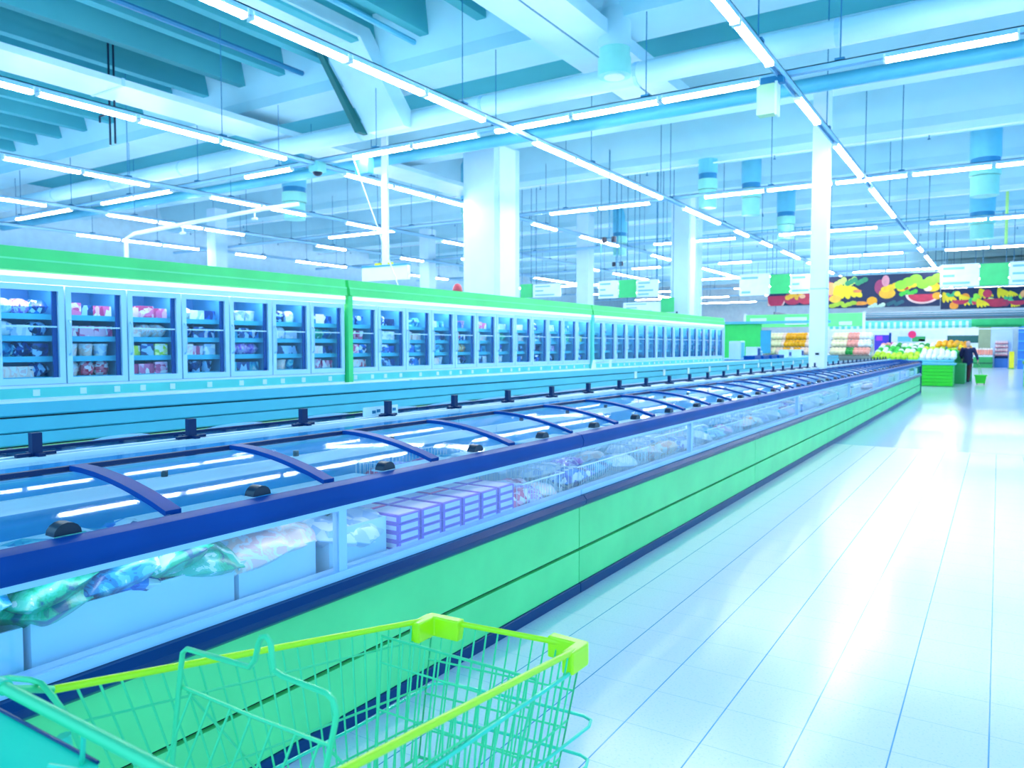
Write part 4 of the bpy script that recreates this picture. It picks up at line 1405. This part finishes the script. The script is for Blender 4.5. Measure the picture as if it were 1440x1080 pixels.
def board(x0, x1, z0, z1, y, kind, label, lines=3):
    o = empty('hanging_board', ((x0 + x1) / 2, y, z0))
    tag(o, label, 'hanging board', 'hanging boards')
    w, h = (x1 - x0) / 2, z1 - z0
    MB().box(-w, w, 0, 0.06, 0, h).build('panel', SIGNG if kind == 'g' else SIGNW, o)
    if kind == 'w':
        for k in range(lines):
            zz = h * (0.82 - 0.66 * k / max(1, lines - 1))
            MB().box(-w * .85, -w * .85 + w * [1.1, .6, 1.4, 1.0][k % 4], -0.006, 0, zz - h * .05, zz + h * .05).build('text_line', SIGNT, o)
    for s in (-1, 1):
        MB().tube([(s * w * .8, 0.03, h), (s * w * .8, 0.03, 7.6 - z0)], 0.012, 5).build('hanger_rod', ROD, o)


board(-10.36, -8.98, 3.85, 4.85, 36, 'w', 'white hanging board left of the green square near the slim column', 2)
board(-8.95, -8.07, 3.9, 4.78, 36, 'g', 'green square board just left of the slim white column')
board(-8.05, -7.02, 3.87, 4.75, 36, 'w', 'white lettered board between green square and slim white column')
board(-2.12, -0.75, 3.92, 4.83, 36, 'w', 'white lettered board right of the large fruit banner')
board(-0.73, 0.25, 3.92, 4.80, 36, 'g', 'green square board at the upper right above the long fruit banner')
board(0.27, 1.6, 3.92, 4.82, 36, 'w', 'white lettered board at the right picture edge')
board(-15.0, -14.5, 3.28, 3.78, 24, 'g', 'green square board just right of the widest column')
board(-14.45, -13.3, 3.28, 3.75, 24, 'w', 'pale lettered board beside the green square near the widest column')
board(-11.8, -11.06, 3.15, 3.75, 24, 'w', 'pale lettered board left of the middle green square')
board(-11.03, -10.40, 3.15, 3.75, 24, 'g', 'middle green square board above the far upright freezers')
board(-10.37, -9.6, 3.15, 3.72, 24, 'w', 'pale lettered board right of the middle green square', 4)
board(-9.5, -9.05, 2.62, 3.1, 24, 'g', 'small lower green square board left of the square column')
board(-10.9, -9.55, 2.62, 2.98, 24.1, 'w', 'pale low lettered board left of the small green square', 3)
hb = empty('hanging_board', (-11.4, 12.6, 2.94))
tag(hb, 'plain white hanging board above the canopy left of the widest column', 'hanging board')
MB().box(-0.66, 0.66, 0, 0.1, 0, 0.3).build('panel', WHITE, hb)
MB().box(-0.66, 0.66, -0.02, 0.12, 0.3, 0.33).build('top_edge', SLAB2, hb)
MB().box(-0.08, 0.08, 0.02, 0.08, 0.33, 4.66).build('mast', WHITE, hb)
for (a, b) in ((-0.28, -0.1), (0.1, 0.22)):
    MB().box(a, b, 0.0, 0.06, 0.33, 0.38).build('yellow_clip', YEL, hb)
yr = MB().tube([(0.1, 30, 4.85), (0.1, 30, 7.6)], 0.05, 6).build('yellow_rod', mat('pale_lime_rod', (200, 245, 140), 0.5))
tag(yr, 'pale yellow-green vertical rod at the upper right', 'rod')
for k, (x, y) in enumerate([(-9.5, 20), (-12, 26)]):
    o = empty('track_spotlight', (x, y, 4.6))
    tag(o, ['small dark double spotlight hanging left of the slim column', 'small dark spotlight hanging beyond the widest column'][k], 'spotlight')
    MB().tube([(0, 0, 0), (0, 0, 3.0)], 0.015, 5).build('rod', ROD, o)
    for s in (-1, 1):
        MB().lathe([(0.07, -0.14), (0.07, 0.02)], 10, (s * 0.15, 0)).build('lamp_head', KNOB, o)
    MB().tube([(-0.15, 0, 0), (0.15, 0, 0)], 0.015, 5).build('crossbar', ROD, o)

# ================================================================== PERSON walking away
PX, PY = -1.08, 37.0
person = None


def limb(m, pts, radii, n=8):
    for i in range(len(pts) - 1):
        m.tube([pts[i], pts[i + 1]], radii[i], n, r1=radii[i + 1])
        m.blob(pts[i + 1], (radii[i + 1],) * 3, 8, 6)
    m.blob(pts[0], (radii[0],) * 3, 8, 6)


def rem(o, vs, it=4):
    r = o.modifiers.new('merge', 'REMESH')
    r.mode = 'VOXEL'
    r.voxel_size = vs
    r.use_smooth_shade = True
    s = o.modifiers.new('soft', 'SMOOTH')
    s.iterations = it
    s.factor = 0.5
    return o


m = MB()
m.blob((0, 0, 1.585), (0.075, 0.095, 0.115), 14, 10)
m.blob((0, 0.01, 1.54), (0.055, 0.075, 0.07), 12, 8)
m.blob((0, 0.098, 1.565), (0.014, 0.022, 0.022), 8, 6)
for s in (-1, 1):
    m.blob((s * 0.078, -0.005, 1.57), (0.012, 0.022, 0.032), 8, 6)
    m.blob((s * 0.03, 0.085, 1.595), (0.014, 0.01, 0.008), 8, 6)
m.blob((0, 0.088, 1.525), (0.024, 0.012, 0.008), 8, 6)
limb(m, [(0, -0.01, 1.36), (0, 0.0, 1.5)], [0.07, 0.052])
limb(m, [(0, 0, 1.0), (0, -0.01, 1.2), (0, -0.01, 1.36)], [0.14, 0.13, 0.12])
m.blob((0, -0.01, 1.33), (0.19, 0.1, 0.09), 12, 8)
m.blob((0, 0, 0.95), (0.165, 0.12, 0.11), 12, 8)
legs = {-1: [(-0.09, 0, 0.93), (-0.07, 0.10, 0.5), (-0.055, -0.03, 0.09)], 1: [(0.09, 0, 0.93), (0.06, 0.0, 0.5), (0.03, -0.12, 0.1)]}
arms = {-1: [(-0.2, 0, 1.38), (-0.27, -0.03, 1.12), (-0.22, 0.17, 0.98)], 1: [(0.2, 0, 1.38), (0.3, -0.06, 1.13), (0.36, -0.22, 0.93)]}
for s in (-1, 1):
    limb(m, legs[s], [0.088, 0.06, 0.042])
    f = legs[s][2]
    limb(m, [(f[0], f[1] - 0.03, 0.045), (f[0], f[1] + 0.16, 0.035)], [0.042, 0.032])
    limb(m, arms[s], [0.055, 0.043, 0.03])
    hx, hy, hz = arms[s][2]
    m.blob((hx, hy, hz - 0.045), (0.022, 0.042, 0.05), 10, 8)
    for k in range(4):
        L_ = [0.06, 0.072, 0.068, 0.052][k]
        yy = hy - 0.03 + 0.02 * k
        m.tube([(hx, yy, hz - 0.085), (hx - s * 0.004, yy, hz - 0.085 - L_ * .55), (hx - s * 0.02, yy, hz - 0.085 - L_)], 0.009, 6)
    m.tube([(hx, hy + 0.035, hz - 0.03), (hx - s * 0.012, hy + 0.055, hz - 0.065), (hx - s * 0.016, hy + 0.05, hz - 0.09)], 0.01, 6)
person = rem(m.build('person', SKIN, loc=(PX, PY, 0)), 0.012, 3)
tag(person, 'person in a navy coat and brown trousers walking away, pulling a green basket', 'person')
m = MB()
m.blob((0, -0.01, 1.34), (0.225, 0.135, 0.11), 14, 8)
limb(m, [(0, 0, 0.84), (0, 0, 1.05), (0, -0.01, 1.3)], [0.165, 0.16, 0.155], 12)
m.blob((0, 0, 0.86), (0.2, 0.15, 0.14), 14, 8)
m.blob((0, 0, 1.1), (0.19, 0.14, 0.25), 14, 8)
limb(m, [(0, -0.01, 1.38), (0, 0, 1.46)], [0.09, 0.07])
for s in (-1, 1):
    a = arms[s]
    limb(m, [a[0], a[1], tuple(Vector(a[1]).lerp(Vector(a[2]), .92))], [0.075, 0.062, 0.048])
rem(m.build('coat', COAT, person), 0.018)
m = MB()
for s in (-1, 1):
    L3 = legs[s]
    limb(m, [L3[0], L3[1], L3[2]], [0.105, 0.078, 0.06])
m.blob((0, 0, 0.9), (0.17, 0.125, 0.1), 12, 8)
rem(m.build('trousers', TROUSER, person), 0.016)
for s in (-1, 1):
    f = legs[s][2]
    m = MB()
    limb(m, [(f[0], f[1] - 0.03, 0.055), (f[0], f[1] + 0.17, 0.045)], [0.055, 0.045])
    rem(m.build('shoe', mat('dark_shoe', (50, 40, 60), 0.6), person), 0.012)
m = MB()
m.blob((0, -0.015, 1.62), (0.088, 0.1, 0.098), 14, 10)
m.blob((0, -0.05, 1.56), (0.08, 0.062, 0.09), 12, 8)
rem(m.build('hair', HAIR, person), 0.012)
# pull-along basket
pb = empty('pull_basket', (-0.57, 34.75, 0))
tag(pb, 'bright green wheeled shopping basket trailing behind the walking person', 'basket')
m = MB()
for (r0, r1, z0, z1) in ((0.15, 0.2, 0.05, 0.36),):
    vs = [(-r0, -r0 * .8, z0), (r0, -r0 * .8, z0), (r0, r0 * .8, z0), (-r0, r0 * .8, z0), (-r1, -r1 * .8, z1), (r1, -r1 * .8, z1), (r1, r1 * .8, z1), (-r1, r1 * .8, z1)]
    vi = [(x * .93, y * .93, z + (0.02 if z < .1 else 0)) for x, y, z in vs]
    m.add(vs + vi, [(0, 3, 2, 1), (0, 1, 5, 4), (1, 2, 6, 5), (2, 3, 7, 6), (3, 0, 4, 7), (8, 9, 10, 11), (8, 12, 13, 9), (9, 13, 14, 10), (10, 14, 15, 11), (11, 15, 12, 8),
                    (4, 5, 13, 12), (5, 6, 14, 13), (6, 7, 15, 14), (7, 4, 12, 15)])
m.build('tub', BRIGHTG, pb)
MB().tube([(-0.22, -0.17, 0.36), (0.22, -0.17, 0.36), (0.22, 0.17, 0.36), (-0.22, 0.17, 0.36)], 0.018, 6, closed=True).build('rim', BRIGHTG, pb)
MB().tube([(-0.05, 0.17, 0.36), (-0.1, 1.1, 0.7), (-0.14, 2.0, 0.83)], 0.012, 6).tube([(0.05, 0.17, 0.36), (-0.06, 1.1, 0.7), (-0.14, 2.0, 0.83)], 0.012, 6).build('pull_handle', DEEPG, pb)
for (x, y) in ((-0.12, -0.1), (0.12, -0.1), (-0.12, 0.1), (0.12, 0.1)):
    MB().tube([(x - 0.012, y, 0.03), (x + 0.012, y, 0.03)], 0.03, 10).build('wheel', KNOB, pb)

# ================================================================== SHOPPING CART
cart = empty('shopping_cart', (-1.08, 1.1, 0))
tag(cart, 'wire shopping cart with lime yellow rim beside the freezer island', 'shopping cart')
O = Vector((-1.08, 1.1, 0))
P = lambda x, y, z: Vector((x, y, z)) - O
FL, FR, RL, RR = P(-1.225, 1.53, .78), P(-.812, 1.575, .78), P(-1.355, .652, .90), P(-.765, .66, .90)
bFL, bFR, bRL, bRR = P(-1.2, 1.44, .46), P(-.835, 1.475, .46), P(-1.28, .80, .42), P(-.83, .80, .42)


def lerp(a, b, t):
    return a.lerp(b, t)


RIMR = 0.0075
MB().tube([lerp(RL, FL, .0), FL], RIMR, 8).build('rim_sleeve', LIME, cart, smooth=True)
MB().tube([lerp(RR, FR, .05), FR], RIMR, 8).build('rim_sleeve', LIME, cart, smooth=True)
MB().tube([FL, FR], RIMR, 8).build('rim_sleeve', LIME, cart, smooth=True)


def corner_cap(c, dx, dy):
    # an L of plastic folded round the rim corner
    m = MB()
    fx, fy = dx, dy
    t = 0.014
    m.prism([(-t, -t), (-t + 0.0, 0.045 * 0), (t, t)], 0, 0) if False else None
    pr = [(-0.012 * fx, 0.012), (0.088 * fx, 0.012 + 0.007), (0.088 * fx, -0.012), (0.014 * fx, -0.014), (0.014 * fx, -0.075), (-0.016 * fx, -0.075), (-0.018 * fx, -0.004)]
    low = [(x, y, 0.012 - 0.052) for x, y in pr]
    vs = [(x, y, 0.012) for x, y in pr] + low
    n = len(pr)
    m.add(vs, [tuple(range(n)), tuple(range(2 * n - 1, n - 1, -1))] + [(i, i + n, (i + 1) % n + n, (i + 1) % n) for i in range(n)])
    o = m.build('corner_cap', LIME, cart, loc=tuple(c))
    fixn(o)
    b = o.modifiers.new('round', 'BEVEL')
    b.width = 0.004
    b.segments = 2
    return o


corner_cap(FL, 1, 1)
corner_cap(FR, -1, 1)
WR = 0.0024


def side(a0, a1, b0, b1, n, levels, name):
    m = MB()
    for i in range(n + 1):
        t = i / n
        m.tube([lerp(a0, a1, t) - Vector((0, 0, .004)), lerp(b0, b1, t)], WR, 5)
    o = m.build(name, WIRE, cart, smooth=True)
    o['kind'] = 'stuff'
    m = MB()
    for t in levels:
        m.tube([lerp(a0, b0, t), lerp(a1, b1, t)], WR * 1.15, 5)
    o = m.build(name.replace('wires', 'cross_wires'), WIRE, cart, smooth=True)
    o['kind'] = 'stuff'


side(RL, FL, bRL, bFL, 24, (.14, .5, .75, 1), 'side_wires')
side(RR, FR, bRR, bFR, 24, (.16, .5, .75, 1), 'side_wires')
side(FL, FR, bFL, bFR, 13, (.3, .55, .8, 1), 'front_wires')
m = MB()
for i in range(1, 15):
    m.tube([lerp(bRL, bRR, i / 15), lerp(bFL, bFR, i / 15)], WR, 5)
for i in range(1, 6):
    m.tube([lerp(bRL, bFL, i / 6), lerp(bRR, bFR, i / 6)], WR * 1.2, 5)
m.build('floor_wires', WIRE, cart, smooth=True)['kind'] = 'stuff'
MB().tube([bRL, bFL, bFR, bRR], 0.004, 6, closed=True).build('base_ring', WIRE, cart, smooth=True)
# bumper rings round the outside
ring = [P(-.85, .95, .60), P(-.80, 1.35, .60), P(-.785, 1.56, .60), P(-.795, 1.59, .60), P(-.82, 1.60, .60), P(-1.0, 1.59, .60), P(-1.2, 1.565, .60), P(-1.235, 1.54, .60), P(-1.24, 1.3, .60), P(-1.27, .95, .60)]
MB().tube(ring, 0.004, 6).build('bumper_ring', WIREC, cart, smooth=True)
ring = [v + Vector((0.0, -0.015, -0.09)) for v in ring]
MB().tube(ring, 0.004, 6).build('bumper_ring', WIREC, cart, smooth=True)
MB().tube([lerp(RR, bRR, .2) + Vector((.006, 0, 0)), lerp(FR, bFR, .13) + Vector((.006, .0, 0))], 0.0048, 6).build('side_rail', WIREC, cart, smooth=True)
# inner panel
iL, iR = P(-1.238, 1.35, .79), P(-.80, 1.345, .79)
jL, jR = P(-1.2, 1.28, .5), P(-.84, 1.28, .5)
MB().tube([jL, iL, iR, jR], 0.0042, 6).build('panel_frame', WIRE, cart, smooth=True)
m = MB()
for i in range(1, 13):
    m.tube([lerp(iL, iR, i / 13), lerp(jL, jR, i / 13)], WR, 5)
for t in (.2, .55):
    m.tube([lerp(iL, jL, t), lerp(iR, jR, t)], WR * 1.1, 5)
m.build('panel_wires', WIRE, cart, smooth=True)['kind'] = 'stuff'
# child seat frame
seat = MB().tube([P(-1.27, .80, .60), P(-1.29, .85, .88), P(-1.283, .85, .912), P(-1.27, .85, .922), P(-1.12, .85, .9275), P(-1.09, .85, .929), P(-1.075, .85, .945), P(-1.066, .85, .975), P(-1.058, .85, .989), P(-1.045, .85, .993),
                  P(-1.034, .85, .985), P(-1.030, .85, .955), P(-1.026, .85, .938), P(-1.005, .85, .933), P(-.90, .85, .93), P(-.885, .85, .922), P(-.878, .85, .90), P(-.888, .83, .8), P(-.90, .8, .60)], 0.0052, 7).build('child_seat_frame', WIRE, cart, smooth=True)
MB().tube([P(-1.288, .85, .845), P(-1.08, .85, .842), P(-.886, .85, .845)], 0.0035, 6).build('seat_crossbar', WIRE, seat, smooth=True)
m = MB()
for i in range(7):
    t = (i + .5) / 7
    m.tube([P(-1.285 + .395 * t, .85, .843), P(-1.27 + .37 * t, .72, .62)], WR, 5)
m.build('seat_wires', WIRE, seat, smooth=True)['kind'] = 'stuff'
MB().tube([P(-1.27, .85, .84), P(-1.3, 1.05, .56)], 0.003, 6).build('seat_stay', WIRE, seat, smooth=True)
MB().tube([P(-.90, .85, .84), P(-.84, 1.05, .56)], 0.003, 6).build('seat_stay', WIRE, seat, smooth=True)
# handle and its brackets
hb_ = MB().tube([P(-1.305, .553, .955), P(-.70, .548, .955)], 0.0095, 12).build('handle', WIRE, cart, smooth=True)
MB().tube([P(-1.318, .553, .955), P(-1.298, .553, .955)], 0.0125, 12).build('end_cap', WIREC, hb_, smooth=True)
MB().tube([P(-1.3, .56, .95), P(-1.34, .60, .925), lerp(RL, FL, .0)], 0.0065, 8).build('handle_arm', WIRE, cart, smooth=True)
MB().tube([P(-.71, .555, .95), P(-.74, .60, .925), lerp(RR, FR, .05)], 0.0065, 8).build('handle_arm', WIRE, cart, smooth=True)
MB().tube([P(-1.50, .61, .895), P(-1.44, .62, .912), P(-1.362, .62, .927), P(-1.338, .625, .925), P(-1.322, .63, .91), P(-1.315, .65, .87), P(-1.29, .7, .7)], 0.005, 7).build('side_loop', WIRE, cart, smooth=True)
# plastic advert flap between the arms
m = MB()
pr = [(-1.46, .575), (-1.075, .575), (-1.055, .565), (-1.05, .50), (-1.06, .34), (-1.46, .34)]
pr = [(a - O.x, b - O.y) for a, b in pr]
fl = m.prism(pr, 0.885, 0.893, axis='z').build('handle_flap', PLATE, cart)
fixn(fl)
bv = fl.modifiers.new('round', 'BEVEL')
bv.width = 0.003
bv.segments = 2
MB().tube([P(-1.46, .572, .895), P(-1.07, .572, .895)], 0.003, 6).build('flap_edge', BUMP, fl)
MB().tube([P(-1.09, .56, .893), P(-1.075, .556, .945)], 0.004, 6).build('flap_clip', WIREC, fl)
MB().tube([P(-1.12, .53, .895), P(-1.06, .545, .898)], 0.004, 6).build('flap_hinge', WIREC, fl)
# chassis and wheels
for s, x in ((-1, -1.26), (1, -.84)):
    MB().tube([P(x, .62, .86), P(x, .66, .55), P(x, .78, .36), P(x, 1.45, .22), P(x, 1.5, .14)], 0.011, 8).build('chassis_tube', WIREC, cart, smooth=True)
    MB().tube([P(x, .78, .36), P(x, .72, .14)], 0.011, 8).build('chassis_tube', WIREC, cart, smooth=True)
    for y in (.72, 1.5):
        wv = P(x, y, 0)
        wh = MB().tube([(wv.x - .014, wv.y, .062), (wv.x + .014, wv.y, .062)], .06, 18).build('wheel', NAVYDK, cart, smooth=True)
        MB().box(wv.x - .022, wv.x - .017, wv.y - .02, wv.y + .02, .05, .15).box(wv.x + .017, wv.x + .022, wv.y - .02, wv.y + .02, .05, .15).box(wv.x - .022, wv.x + .022, wv.y - .02, wv.y + .02, .125, .15).build('fork', WIREC, wh)
MB().tube([P(-1.26, 1.2, .27), P(-.84, 1.2, .27)], 0.009, 8).build('cross_tube', WIREC, cart, smooth=True)
for s, x in ((-1, -1.22), (1, -.87)):
    MB().tube([P(x, 1.3, .25), P(x, 1.3, .47)], 0.009, 8).build('basket_stay', WIREC, cart, smooth=True)
